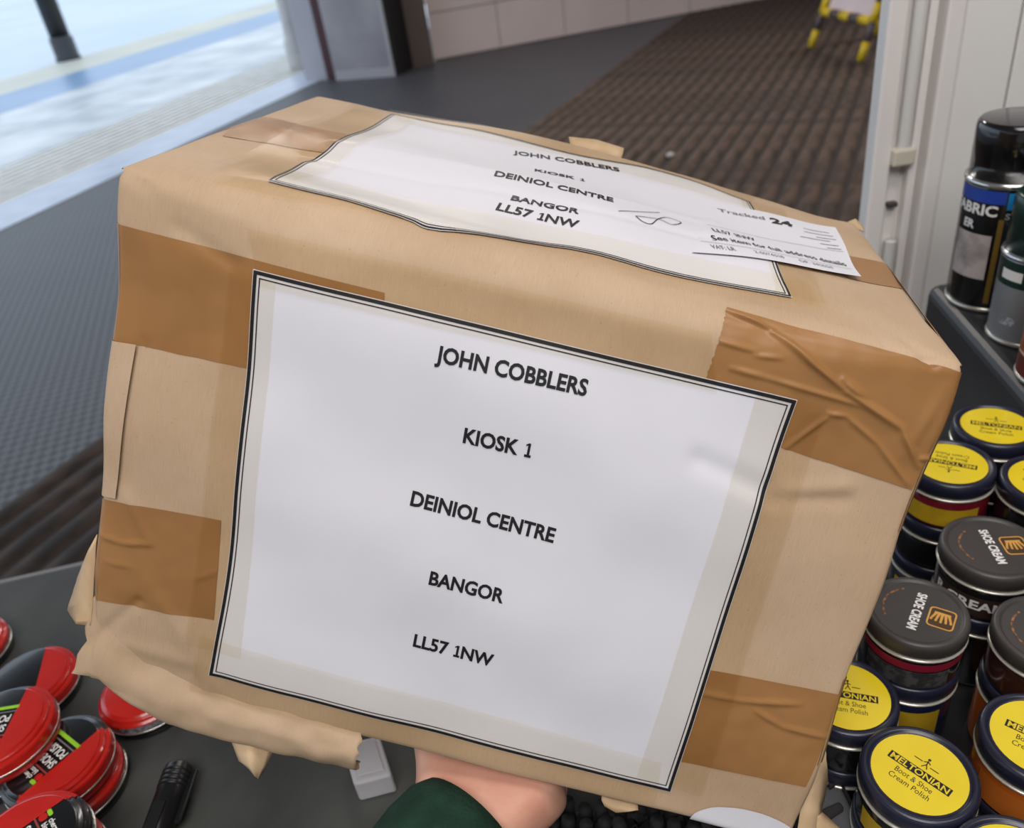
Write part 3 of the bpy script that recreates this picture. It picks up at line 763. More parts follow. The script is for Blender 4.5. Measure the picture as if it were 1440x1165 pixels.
# wraps of the tapes round the sides
for (y0, y1) in ((0.028, 0.10), (0.19, 0.245)):
    patch('tape_wrap', Coons([(-0.06, y0), (0.003, y0)], [(-0.06, y1), (0.003, y1)], [(-0.06, y0), (-0.06, y1)], [(0.003, y0), (0.003, y1)], px=False), 14, 10, 0.0003, M_tape)
    patch('tape_wrap', Coons([(Wd - 0.003, y0 - 0.01), (Wd + 0.08, y0 - 0.01)], [(Wd - 0.003, y1 - 0.01), (Wd + 0.08, y1 - 0.01)], [(Wd - 0.003, y0 - 0.01), (Wd - 0.003, y1 - 0.01)], [(Wd + 0.08, y0 - 0.01), (Wd + 0.08, y1 - 0.01)], px=False), 14, 10, 0.0003, M_tape)

# --- clear tapes over the label edges
def film(tl, tr, br, bl, off=0.0014, nu=110, nv=16): patch('clear_tape', quad(tl, tr, br, bl), nu, nv, off, M_clear)
film((350, 322), (1000, 470), (1008, 552), (366, 402), 0.0017)                # above the front label
film((326, 375), (390, 397), (340, 925), (262, 905), 0.0020, 24, 100)         # left
film((1065, 548), (1163, 570), (985, 1118), (895, 1090), 0.0020, 24, 100)     # right
film((283, 892), (930, 1070), (922, 1130), (268, 968), 0.0023)                # below
film((378, 238), (1135, 402), (1150, 437), (300, 262), 0.0024)               # along the front of the top label
film((500, 150), (585, 172), (415, 262), (300, 236), 0.0028, 24, 60)         # left of the top label
film((545, 158), (1060, 282), (1050, 296), (560, 172), 0.0026, 100, 8)
film((1040, 284), (1100, 297), (1160, 432), (1090, 416), 0.0018, 24, 30)

# --- round white sticker near the bottom edge
c0 = chart((1050, 1163)); V = [c0 + [0, 0.004]]; F = []; nst, nrg = 40, 8
for k in range(1, nrg + 1):
    for i in range(nst):
        a = 2 * math.pi * i / nst; r = 0.0265 * k / nrg * (1 + 0.02 * noise.noise(Vector((math.cos(a) * 3, math.sin(a) * 3, 0))))
        V.append(c0 + [1.25 * r * math.cos(a), 0.004 + 0.62 * r * math.sin(a)])
        b = 1 + (k - 1) * nst + i; b2 = 1 + (k - 1) * nst + (i + 1) % nst
        F.append((0, b2, b) if k == 1 else (b - nst, b2 - nst, b2, b))
part('round_sticker', [U(x, y, 0.0012) for x, y in V], F, M_paper, label='plain white oval sticker at the bottom edge')

# --- loose paper: rolled flap along the bottom left, torn ears and tabs
M_flap = M_kraft
def sheet(name, rows, material=M_kraft, thick=0.0007, **kw):
    nv, nu = len(rows), len(rows[0]); V = [p for r in rows for p in r]
    F = [(j * nu + i, j * nu + i + 1, (j + 1) * nu + i + 1, (j + 1) * nu + i) for j in range(nv - 1) for i in range(nu - 1)]
    o = part(name, V, F, material, **kw)
    lay = o.data.uv_layers.new(name='chart')
    for lp in o.data.loops:
        k = lp.vertex_index; lay.data[lp.index].uv = ((k % nu) * 0.004, (k // nu) * 0.004)
    m = o.modifiers.new('thickness', 'SOLIDIFY'); m.thickness = thick; m.offset = 0
    return o
xa, xb = -0.010, chart((510, 1030))[0]
st_pts = [chart(p) for p in ((134, 838), (200, 915), (290, 963), (400, 993), (512, 1024))]
def flap_start(x):
    if x <= st_pts[0][0]: return st_pts[0][1]
    for a, b in zip(st_pts, st_pts[1:]):
        if x <= b[0]: return a[1] + (b[1] - a[1]) * (x - a[0]) / (b[0] - a[0])
    return st_pts[-1][1]
rows = []
ns, npf = 90, 26
for j in range(npf + 1):
    t = j / npf; row = []
    for i in range(ns + 1):
        s = i / ns; xl = xa * min(1, t / 0.4) ** 0.8; x = xl + (xb - xl) * s
        if i == ns: x += 0.0018 * noise.noise(Vector((t * 11, 2, 5)))
        if i == 0: x += 0.004 * noise.noise(Vector((t * 9, 7, 5)))
        hang = 0.003 + 0.027 * min(1, max(0, (s - 0.10) / 0.24)) ** 0.7 * (1 - 0.2 * s)
        hang += 0.0016 * noise.noise(Vector((s * 7, 0, 9))) + (0.002 * noise.noise(Vector((s * 70, 0, 2))) if j == npf else 0)
        start = flap_start(x)
        if t < 0.45:
            k = t / 0.45; y = start + (Hd + hang * 0.3 - start) * k; o_ = -0.0014 + 0.0067 * math.sin(k * math.pi * 0.5) ** 2
        else:
            k = (t - 0.45) / 0.55; a = k * math.pi * 0.60
            y = Hd + hang * 0.3 + hang * 0.7 * math.sin(min(a, math.pi / 2))
            o_ = 0.0053 - 0.012 * (1 - math.cos(a))
        base = U(max(0.0, min(x, Wd)), min(y, Hd - RS), 0.0) + AX * min(0, x); over = max(0, y - (Hd - RS))
        wr = min(1, t / 0.2)
        row.append(base + AY * over + NF * (o_ + wr * 0.0016 * noise.noise(Vector((s * 12, t * 5, 1)))))
    rows.append(row)
sheet('paper_flap', rows)
def free_sheet(name, px_rows, depths, material=M_kraft_in, n=4, jag=0.0015, **kw):
    """a small torn sheet given by rows of points with their own distance from the eye"""
    rows = []
    for r, d in zip(px_rows, depths):
        pts = [EYE + ray(p) / FPX * dd for p, dd in zip(r, d)]
        out = []
        for a, b in zip(pts, pts[1:]):
            for i in range(n): out.append(a + (b - a) * i / n)
        out.append(pts[-1]); rows.append([p + AX * jag * 0.3 * noise.noise(Vector(p) * 300) for p in out])
    return sheet(name, rows, material, **kw)
free_sheet('torn_ear', [[(136, 752), (133, 800), (130, 850), (128, 880)], [(124, 775), (117, 815), (112, 860), (108, 878)], [(116, 795), (104, 828), (95, 858), (104, 872)]],
           [(0.468, 0.474, 0.480, 0.483), (0.474, 0.480, 0.486, 0.487), (0.483, 0.489, 0.492, 0.490)])
free_sheet('torn_spike', [[(322, 1032), (352, 1038), (390, 1044)], [(336, 1070), (353, 1078), (374, 1078)], [(346, 1075), (358, 1092), (364, 1096)]],
           [(0.50, 0.496, 0.50), (0.502, 0.494, 0.502), (0.504, 0.498, 0.504)])
free_sheet('torn_corner', [[(1151, 1062), (1138, 1098), (1126, 1140), (1120, 1175)], [(1158, 1052), (1153, 1095), (1148, 1140), (1143, 1180)], [(1160, 1050), (1164, 1098), (1156, 1135), (1152, 1185)]],
           [(0.470, 0.473, 0.477, 0.480), (0.488, 0.482, 0.480, 0.483), (0.482, 0.490, 0.492, 0.494)])
free_sheet('torn_corner', [[(1124, 1150), (1122, 1165), (1120, 1190)], [(1150, 1148), (1160, 1163), (1165, 1190)], [(1156, 1143), (1180, 1165), (1195, 1190)]],
           [(0.480, 0.482, 0.486), (0.484, 0.486, 0.490), (0.492, 0.494, 0.496)])
free_sheet('cardboard_tab', [[(800, 193), (838, 197), (877, 209)], [(802, 203), (838, 208), (876, 217)], [(801, 214), (838, 219), (873, 225)]],
           [(0.625, 0.623, 0.621), (0.624, 0.622, 0.620), (0.622, 0.620, 0.618)], thick=0.0018)
free_sheet('torn_tab', [[(1193, 312), (1203, 308), (1212, 316)], [(1190, 320), (1204, 322), (1216, 326)]],
           [(0.604, 0.602, 0.6), (0.598, 0.597, 0.596)])
free_sheet('torn_edge', [[(846, 1112), (868, 1118), (896, 1126)], [(846, 1126), (868, 1134), (898, 1140)], [(850, 1134), (866, 1143), (884, 1142)]], [(0.492, 0.491, 0.490), (0.488, 0.487, 0.486), (0.488, 0.487, 0.486)])

# ------------------------------------------------------------------ cream jars
JR = 0.0325
M_navy = mat('navy_lid', (36, 38, 56), 0.28, rgb2=(30, 32, 48), scale=20)
M_yprint = mat('yellow_print', (232, 206, 38), 0.3, rgb2=(226, 199, 32), scale=30, coat=0.3)
M_char = mat('charcoal_lid', (66, 62, 60), 0.42, rgb2=(58, 55, 53), scale=20)
M_gold = mat('gold_print', (214, 160, 78), 0.4, rgb2=(200, 146, 66), scale=40)
M_brownp = mat('brown_print', (70, 48, 28), 0.5, scale=40)
M_whitep = mat('white_print', (236, 234, 230), 0.4, scale=40)
M_ring = mat('shoulder_glint', (196, 192, 180), 0.25, metal=0.4, scale=20)  # pale ring; the highlight of the glass shoulder is put into its colour
M_neck = mat('jar_neck', (16, 16, 18), 0.25, scale=20)
BODY = {'black': (22, 22, 25), 'red': (112, 24, 36), 'orange': (190, 96, 28), 'navy': (26, 32, 60), 'brown': (62, 34, 26), 'grey': (52, 52, 52)}
M_body = {k: mat('jar_body_' + k, c, 0.18, scale=20, coat=0.5) for k, c in BODY.items()}
M_ylab = mat('jar_label_yellow', (196, 160, 34), 0.4, rgb2=(180, 144, 28), scale=60)
M_glab = mat('jar_label_grey', (78, 78, 76), 0.5, rgb2=(50, 50, 50), scale=160, contrast=(0.45, 0.55))
_cache = {}
def shared(key, builder, material, smooth=True):
    if key not in _cache:
        V, F = builder()
        me = bpy.data.meshes.new(key); me.from_pydata([tuple(map(float, v)) for v in V], [], F); me.update()
        if smooth: me.polygons.foreach_set('use_smooth', [True] * len(me.polygons))
        me.materials.append(material); _cache[key] = me
    return _cache[key]
def child(name, key, builder, material, parent, smooth=True, z=0.0, rz=0.0):
    o = bpy.data.objects.new(name, shared(key, builder, material, smooth)); COL.objects.link(o); o.parent = parent
    o.location.z = z; o.rotation_euler.z = rz
    return o
def autosharp(o):
    pass
def lid_prof(R, h):
    return [(R * 0.985, 0.0), (R, 0.0006), (R, h - 0.0035), (R * 0.985, h - 0.0012), (R * 0.955, h - 0.0002), (R * 0.92, h), (R * 0.86, h - 0.0002), (R * 0.845, h - 0.0012), (R * 0.82, h - 0.0013), (0.0004, h - 0.0013)]
def emblem():
    r = 0.0004
    parts = [disc(0.0009, 0, 10, 0, 0.0058)]
    for pts in ([(0, 0.0048), (0.0003, 0.0015)], [(0.0003, 0.0018), (-0.0015, -0.0012)], [(0.0003, 0.0018), (0.0018, -0.0012)], [(0, 0.0042), (-0.0018, 0.0026)], [(0, 0.0042), (0.002, 0.003)], [(-0.0075, 0.0024), (-0.0024, 0.0024)], [(0.0026, 0.0012), (0.0078, 0.0012)]):
        V, F = strip2(pts, 0.0006); parts.append(([(x, y, 0) for x, y in V], F))
    return merge(*parts)
def yellow_letters():
    return merge(flat_text('Boot & Shoe', 0.022, 0.0036, 0, -0.0062, 0, 0.0), flat_text('Cream Polish', 0.024, 0.0036, 0, -0.0114, 0, 0.0))
def rrect(w, h, r, cx=0, cy=0, n=5):
    pts = []
    for sx, sy, a0 in ((1, 1, 0), (-1, 1, 90), (-1, -1, 180), (1, -1, 270)):
        for i in range(n + 1):
            a = math.radians(a0 + 90 * i / n); pts.append((cx + sx * (w / 2 - r) + r * math.cos(a), cy + sy * (h / 2 - r) + r * math.sin(a), 0))
    return pts, [tuple(range(len(pts)))]
def crown():
    parts = []
    for i in range(5):
        x = -0.0040 + 0.0020 * i; a = (i - 2) * 0.22
        tipx = x * 1.5; V = [(x - 0.0009, -0.0035, 0), (x + 0.0009, -0.0035, 0), (tipx + 0.0007, 0.0030 - abs(i - 2) * 0.0005, 0), (tipx - 0.0007, 0.0030 - abs(i - 2) * 0.0005, 0)]
        parts.append((V, [(0, 1, 2, 3)])); parts.append(disc(0.0009, 0, 8, tipx, 0.0036 - abs(i - 2) * 0.0005))
    parts.append(([(-0.005, -0.0052, 0), (0.005, -0.0052, 0), (0.005, -0.0032, 0), (-0.005, -0.0032, 0)], [(0, 1, 2, 3)]))
    return merge(*parts)
def frame_rr():
    a, _ = rrect(0.0185, 0.0165, 0.003); b, _ = rrect(0.0165, 0.0145, 0.0022); n = len(a)
    return a + b, [(i, (i + 1) % n, n + (i + 1) % n, n + i) for i in range(n)]
def arc_strip():
    R = 0.021
    P = [(R * math.cos(a), R * math.sin(a)) for a in np.linspace(math.radians(215), math.radians(305), 24)]
    V, F = strip2(P, 0.0014); return [(x, y, 0) for x, y in V], F[::1]

def jar(x, y, z, h, kind, bodyc, rz, label, group, side=None, detail=True, R=JR, face=None):
    """face: world angle the printed side label looks towards"""
    j = empty('cream_jar', (x, y, z), label, 'jar', group, rz)
    k = R / JR
    key = '%s_%.4f_%.4f' % (bodyc, h, R)
    hb = h - 0.0155 * k
    child('jar_body', 'jarbody_' + key, lambda: lathe([(R * 0.90, 0.0), (R * 0.955, 0.002), (R * 0.965, 0.005), (R * 0.965, hb - 0.006), (R * 0.94, hb - 0.002), (R * 0.90, hb)], 44), M_body[bodyc], j)
    child('shoulder_glint', 'jarglint_%.4f' % R, lambda: lathe([(R * 0.93, 0), (R * 1.005, 0.0003), (R * 1.015, 0.001), (R * 1.005, 0.0018), (R * 0.93, 0.002)], 44), M_ring, j, z=hb)
    child('jar_neck', 'jarneck_%.4f' % R, lambda: lathe([(R * 0.935, 0), (R * 0.935, 0.0022)], 44), M_neck, j, z=hb + 0.0015)
    lid = child('lid', 'jarlid_%s_%.4f' % (kind, R), lambda: lathe(lid_prof(R, 0.0118 * k), 56), M_navy if kind == 'yellow' else M_char, j, z=h - 0.0118 * k)
    zt = (0.0118 - 0.0011) * k
    if detail:
        if kind == 'yellow':
            child('lid_print', 'yprint', lambda: disc(0.0262, 0, 48), M_yprint, lid, False, zt)
            child('name_band', 'yband', lambda: ([(-0.0185, -0.0025, 0), (0.0185, -0.0025, 0), (0.0185, 0.0030, 0), (-0.0185, 0.0030, 0)], [(0, 1, 2, 3)]), M_ink, lid, False, zt + 0.0001)
            child('lettering', 'ymelt', lambda: flat_text('MELTONIAN', 0.0345, 0.0040, 0, 0.00025, 0, 0.02), M_yprint, lid, False, zt + 0.0002)
            child('lettering', 'yboot', yellow_letters, M_ink, lid, False, zt + 0.0001)
            o = child('emblem', 'yemb', emblem, M_ink, lid, False, zt + 0.0001); o.location.y = 0.006
        else:
            child('lettering', 'shoecream', lambda: flat_text('SHOE CREAM', 0.034 * k, 0.0054 * k, 0, 0.0, 0, 0.035), M_whitep, lid, False, zt)
            o = child('logo_frame', 'cframe', frame_rr, M_gold, lid, False, zt); o.location.y = 0.0150
            o = child('logo_ground', 'cground', lambda: rrect(0.0163, 0.0143, 0.002), M_brownp, lid, False, zt); o.location.y = 0.0150
            o = child('logo_crown', 'ccrown', crown, M_gold, lid, False, zt + 0.0001); o.location.y = 0.0150; o.rotation_euler.z = -math.pi / 2
            child('gold_arc', 'carc', arc_strip, mat('dull_gold', (150, 104, 62), 0.5, scale=300, rgb2=(80, 62, 48), contrast=(0.45, 0.55)), lid, False, zt)
    if side:
        fa = (face if face is not None else math.atan2(-y, -x)) - rz
        if side == 'yellow':
            child('jar_label', 'ylab_%.4f' % h, lambda: cyl_patch(-0.9, 0.9, 0.004, hb - 0.008, R * 0.972), M_ylab, j, rz=fa)
        elif side == 'cream':
            child('jar_label', 'clab_%.4f' % h, lambda: cyl_patch(-1.1, 0.7, 0.004, hb - 0.007, R * 0.972), mat('jar_label_dark', (56, 42, 34), 0.4, scale=30), j, rz=fa)
            child('lettering', 'ccream_%.4f' % h, lambda: cyl_text('R CREAM', -1.0, 0.55, 0.011, 0.0075, R * 0.982, 0.03), M_whitep, j, False, rz=fa)
        elif side == 'redband':
            child('colour_band', 'rband_%.4f' % h, lambda: cyl_patch(-math.pi, math.pi, hb - 0.0095, hb - 0.003, R * 0.974, 48), mat('crimson_band', (138, 30, 50), 0.3, scale=20), j)
            child('jar_label', 'glab_%.4f' % h, lambda: cyl_patch(-0.9, 0.9, 0.003, hb - 0.0105, R * 0.974), M_glab, j, rz=fa)
        elif side == 'orange':
            child('jar_label', 'olab_%.4f' % h, lambda: cyl_patch(-0.8, 0.8, 0.003, hb - 0.006, R * 0.972), mat('jar_label_orange', (204, 112, 40), 0.35, scale=30), j, rz=fa)
    return j
def text_angle(pa, pb, z):
    a, b = onz(pa, z), onz(pb, z); return math.atan2(b[1] - a[1], b[0] - a[0])
GJ = 'jars of shoe cream stacked on the black tray'
UL = 'shoe cream jar at the bottom of a stack on the tray, its lid covered by another jar'
# pixel of the lid centre, lid height, lid kind, text direction in the photo, top jar, jars below
STACKS = [
    ((1401, 597), 1.080, 'yellow', ((1375, 598), (1440, 606)), (0.044, 'black', None, 'yellow-lidded shoe cream jar with upright lettering against the plinth below the spray cans'), [(0.044, 'black', None), (0.041, 'black', None)], JR),
    ((1337, 650), 1.080, 'yellow', ((1372, 655), (1300, 642)), (0.044, 'red', 'yellow', 'yellow-lidded jar of red shoe cream with a yellow side label beside the parcel'), [(0.044, 'black', None), (0.041, 'grey', 'yellow')], JR),
    ((1475, 674), 1.080, 'yellow', ((1440, 660), (1480, 680)), (0.044, 'black', None, 'yellow-lidded shoe cream jar behind the dark jar lettered along its side'), [(0.044, 'red', None), (0.041, 'black', None)], JR),
    ((1396, 767), 1.066, 'dark', ((1377, 723), (1420, 792)), (0.045, 'black', 'cream', 'charcoal-lidded shoe cream jar with white lettering along its dark side'), [(0.070, 'black', None)], 0.0338),
    ((1290, 858), 1.060, 'dark', ((1290, 815), (1267, 878)), (0.044, 'black', 'redband', 'charcoal-lidded shoe cream jar with a crimson band below its rim'), [(0.065, 'navy', 'yellow')], JR),
    ((1477, 888), 1.060, 'dark', ((1460, 860), (1480, 900)), (0.044, 'brown', None, 'charcoal-lidded jar of dark brown cream stacked on an orange jar'), [(0.065, 'orange', 'orange')], JR),
    ((1192, 977), 1.031, 'yellow', ((1180, 972), (1233, 981)), (0.042, 'black', None, 'yellow-lidded shoe cream jar half hidden behind the lower edge of the parcel'), [(0.038, 'black', None)], 0.0318),
    ((1293, 1086), 1.037, 'yellow', ((1253, 1062), (1327, 1112)), (0.044, 'black', 'yellow', 'yellow-lidded shoe cream jar on black cream with its whole lid showing'), [(0.042, 'black', None)], JR),
    ((1464, 1037), 1.045, 'yellow', ((1418, 1022), (1440, 1032)), (0.046, 'orange', 'orange', 'yellow-lidded jar of orange-brown shoe cream'), [(0.048, 'black', None)], JR),
    ((1432, 1226), 1.037, 'yellow', ((1430, 1166), (1390, 1136)), (0.044, 'black', None, 'yellow-lidded shoe cream jar with upside-down lettering'), [(0.042, 'black', None)], JR),
]
NICK = ['lettered-upright yellow lid jar by the plinth', 'jar of red cream beside the parcel', 'yellow-lidded jar behind the dark jar lettered along its side', 'dark jar lettered along its side', 'jar with the crimson band', 'jar of dark brown cream', 'yellow-lidded jar half hidden by the parcel', 'yellow-lidded jar with its whole lid showing', 'jar of orange-brown cream', 'yellow-lidded jar with upside-down lettering']
for (px, z, kind, tx, top, below, R), nick in zip(STACKS, NICK):
    P = onz(px, z); rz = text_angle(*tx, z)
    h, bc, side, lab = top
    zz = z - h
    jar(P[0], P[1], zz, h, kind, bc, rz, lab, GJ, side, True, R)
    for kb, (h2, bc2, side2) in enumerate(below):
        zz -= h2
        UL = ('jar two below the ' if kb else 'jar directly under the ') + nick
        jar(P[0], P[1], zz, h2, 'yellow', bc2, rz + 1.0, UL, GJ, side2, False, R)
# ------------------------------------------------------------------ spray cans
def can(px, dia, zcap, ztop, name_label, bodym, capm, group='spray cans on the plinth'):
    P = onz(px, TZ); r = dia / 2
    c = empty('spray_can', (P[0], P[1], TZ), name_label, 'spray can', group, math.atan2(-P[1], -P[0]))
    mk('can_body', *lathe([(r * 0.93, 0.0), (r, 0.003), (r, zcap - 0.004), (r * 0.985, zcap)], 48), bodym, c)
    mk('base_rim', *lathe([(r * 0.93, 0.0005), (r * 1.02, 0.0012), (r * 1.03, 0.003), (r * 1.02, 0.005), (r * 0.98, 0.0055)], 48), mat('tin_rim', (200, 196, 184), 0.25, metal=0.7, scale=20), c)
    mk('neck_ring', *lathe([(r * 0.97, zcap - 0.003), (r * 1.02, zcap - 0.002), (r * 1.03, zcap), (r * 1.02, zcap + 0.0025), (r * 0.95, zcap + 0.003)], 48), mat('steel_ring', (206, 206, 204), 0.18, metal=0.9, scale=20), c)
    mk('cap', *lathe([(r * 0.95, zcap + 0.002), (r * 0.955, ztop - 0.007), (r * 0.93, ztop - 0.0025), (r * 0.88, ztop - 0.0004), (r * 0.84, ztop), (0.0005, ztop - 0.0004)], 48), capm, c)
    return c, r
def zat(px_base, px, off=0.0):
    """height over the plinth of the point above a base point, seen at row px[1]"""
    P = onz(px_base, TZ)
    lo, hi = 0.0, 0.5
    for _ in range(40):
        m_ = (lo + hi) / 2
        if proj(P + [0, 0, m_])[1] > px[1]: lo = m_
        else: hi = m_
    return lo
M_canblk = mat('can_black', (20, 19, 20), 0.22, rgb2=(15, 14, 15), scale=12, coat=0.4)
M_capblk = mat('cap_black', (20, 19, 22), 0.14, scale=12, coat=0.5)
b1 = (1387, 418)
z_top, z_cap = zat(b1, (0, 163)), zat(b1, (0, 246))
c1, r = can(b1, 0.0745, z_cap, z_top, 'tall black spray can with blue panels and glossy black cap', M_canblk, M_capblk)
dz = z_cap
bf = (1380, 450)
zr = lambda y: zat(bf, (0, y))
mk('blue_panel', *cyl_patch(-1.35, 0.02, zr(297), min(zr(262), dz - 0.004), r * 1.004), mat('royal_blue', (36, 66, 160), 0.3, scale=20), c1)
mk('cyan_panel', *cyl_patch(0.06, 0.95, zr(304), zr(280), r * 1.004), mat('cyan_blue', (28, 130, 192), 0.3, scale=20), c1)
mk('lettering', *cyl_text('FABRIC', -1.45, -0.12, zr(314), zr(300) - zr(314), r * 1.006, 0.03), M_whitep, c1, False)
mk('lettering', *cyl_text('ER', -0.95, -0.62, zr(335), zr(324) - zr(335), r * 1.006, 0.03), M_whitep, c1, False)
mk('lettering', *cyl_text('SUEDE', 0.06, 0.75, zr(317), zr(309) - zr(317), r * 1.006, 0.02), mat('grey_print', (170, 170, 170), 0.4, scale=40), c1, False)
mk('lettering', *cyl_text('&', 0.42, 0.56, zr(327), zr(319) - zr(327), r * 1.006, 0.02), mat('grey_print', (170, 170, 170)), c1, False)
mk('suede_picture', *cyl_patch(-1.15, -0.14, zr(404), zr(342), r * 1.004), mat('suede_print', (176, 164, 160), 0.5, rgb2=(60, 52, 50), scale=26, contrast=(0.25, 0.5)), c1)
mk('gold_stripe', *cyl_patch(-0.06, 0.06, zr(436), zr(318), r * 1.004), mat('gold_stripe', (120, 92, 34), 0.35, scale=20), c1)
mk('side_print', *cyl_patch(0.25, 0.6, zr(362), zr(332), r * 1.004), mat('grey_panel', (92, 92, 92), 0.5, rgb2=(40, 40, 40), scale=200, contrast=(0.45, 0.55)), c1)
mk('white_box', *cyl_patch(0.32, 0.55, zr(430), zr(408), r * 1.004), M_whitep, c1)
b2_ = (1441, 470)
z_top, z_cap = zat(b2_, (0, 268)), zat(b2_, (0, 352))
c2, r = can(b2_, 0.064, z_cap, z_top, 'silver and gold spray can with dark green cap', mat('can_silver', (176, 178, 182), 0.3, metal=0.5, rgb2=(160, 162, 166), scale=12), mat('cap_green', (22, 52, 44), 0.25, scale=12))
mk('green_band', *cyl_patch(-1.8, 1.8, z_cap - 0.026, z_cap - 0.003, r * 1.004, 30), mat('band_green', (18, 46, 38), 0.3, scale=12), c2)
mk('gold_stripe', *cyl_patch(0.02, 0.75, 0.006, z_cap - 0.026, r * 1.004), mat('can_gold', (168, 136, 66), 0.3, metal=0.4, scale=20), c2)
mk('white_mark', *cyl_patch(-1.0, -0.35, z_cap - 0.020, z_cap - 0.011, r * 1.007), M_whitep, c2)
mk('dark_print', *cyl_patch(-0.75, -0.3, z_cap - 0.062, z_cap - 0.054, r * 1.007), mat('dim_print', (110, 114, 124), 0.5, rgb2=(170, 172, 176), scale=300, contrast=(0.45, 0.55)), c2)
b3 = (1485, 530)
z_top, z_cap = zat(b3, (0, 330)), zat(b3, (0, 400))
c3, r = can(b3, 0.062, z_cap, z_top, 'orange-brown spray can at the edge of the plinth', mat('can_orange', (178, 88, 46), 0.3, rgb2=(160, 74, 36), scale=12), mat('cap_brown', (70, 40, 28), 0.3, scale=12))
mk('dark_band', *cyl_patch(-1.8, 1.8, 0.006, 0.024, r * 1.004, 30), mat('band_maroon', (96, 36, 28), 0.35, scale=12), c3)
mk('pale_line', *cyl_patch(-1.8, 1.8, 0.024, 0.0265, r * 1.006, 30), mat('pale_line', (206, 180, 160), 0.4, scale=12), c3)
mk('pale_panel', *cyl_patch(-1.2, -0.2, 0.05, 0.075, r * 1.004, 30), mat('pale_tan', (206, 168, 130), 0.4, scale=40), c3)

# ------------------------------------------------------------------ shoe polish tins
M_tred = mat('tin_red', (196, 36, 26), 0.25, rgb2=(184, 30, 22), scale=20, coat=0.4)
M_tblk = mat('tin_black', (20, 20, 22), 0.25, rgb2=(16, 16, 18), scale=20, coat=0.4)
M_tsil = mat('tin_steel', (188, 186, 178), 0.25, metal=0.7, scale=20)
M_lime = mat('lime_print', (150, 206, 50), 0.4, scale=20)
TR, TH = 0.0405, 0.0235
def segment(r, x0, n=30):
    a = math.acos(x0 / r); P = [(r * math.cos(t), r * math.sin(t), TH + 0.0001) for t in np.linspace(a, 2 * math.pi - a, n)]
    return P, [tuple(range(n))]
def ring_segment(prof, x0, n=30):
    """side of the stepped lid over the red segment"""
    a = math.acos(x0); V, F = [], []
    for r, z in prof:
        for t in np.linspace(a, 2 * math.pi - a, n): V.append((r * math.cos(t), r * math.sin(t), z))
    for k in range(len(prof) - 1):
        for i in range(n - 1): F.append((k * n + i, k * n + i + 1, (k + 1) * n + i + 1, (k + 1) * n + i))
    return V, F
lidp = [(TR * 1.0, TH * 0.42), (TR * 1.0, TH * 0.72), (TR * 0.985, TH * 0.78), (TR * 0.93, TH * 0.80), (TR * 0.92, TH * 0.88), (TR * 0.90, TH * 0.92), (TR * 0.85, TH * 0.93), (TR * 0.835, TH * 0.985), (TR * 0.81, TH), (0.0005, TH)]
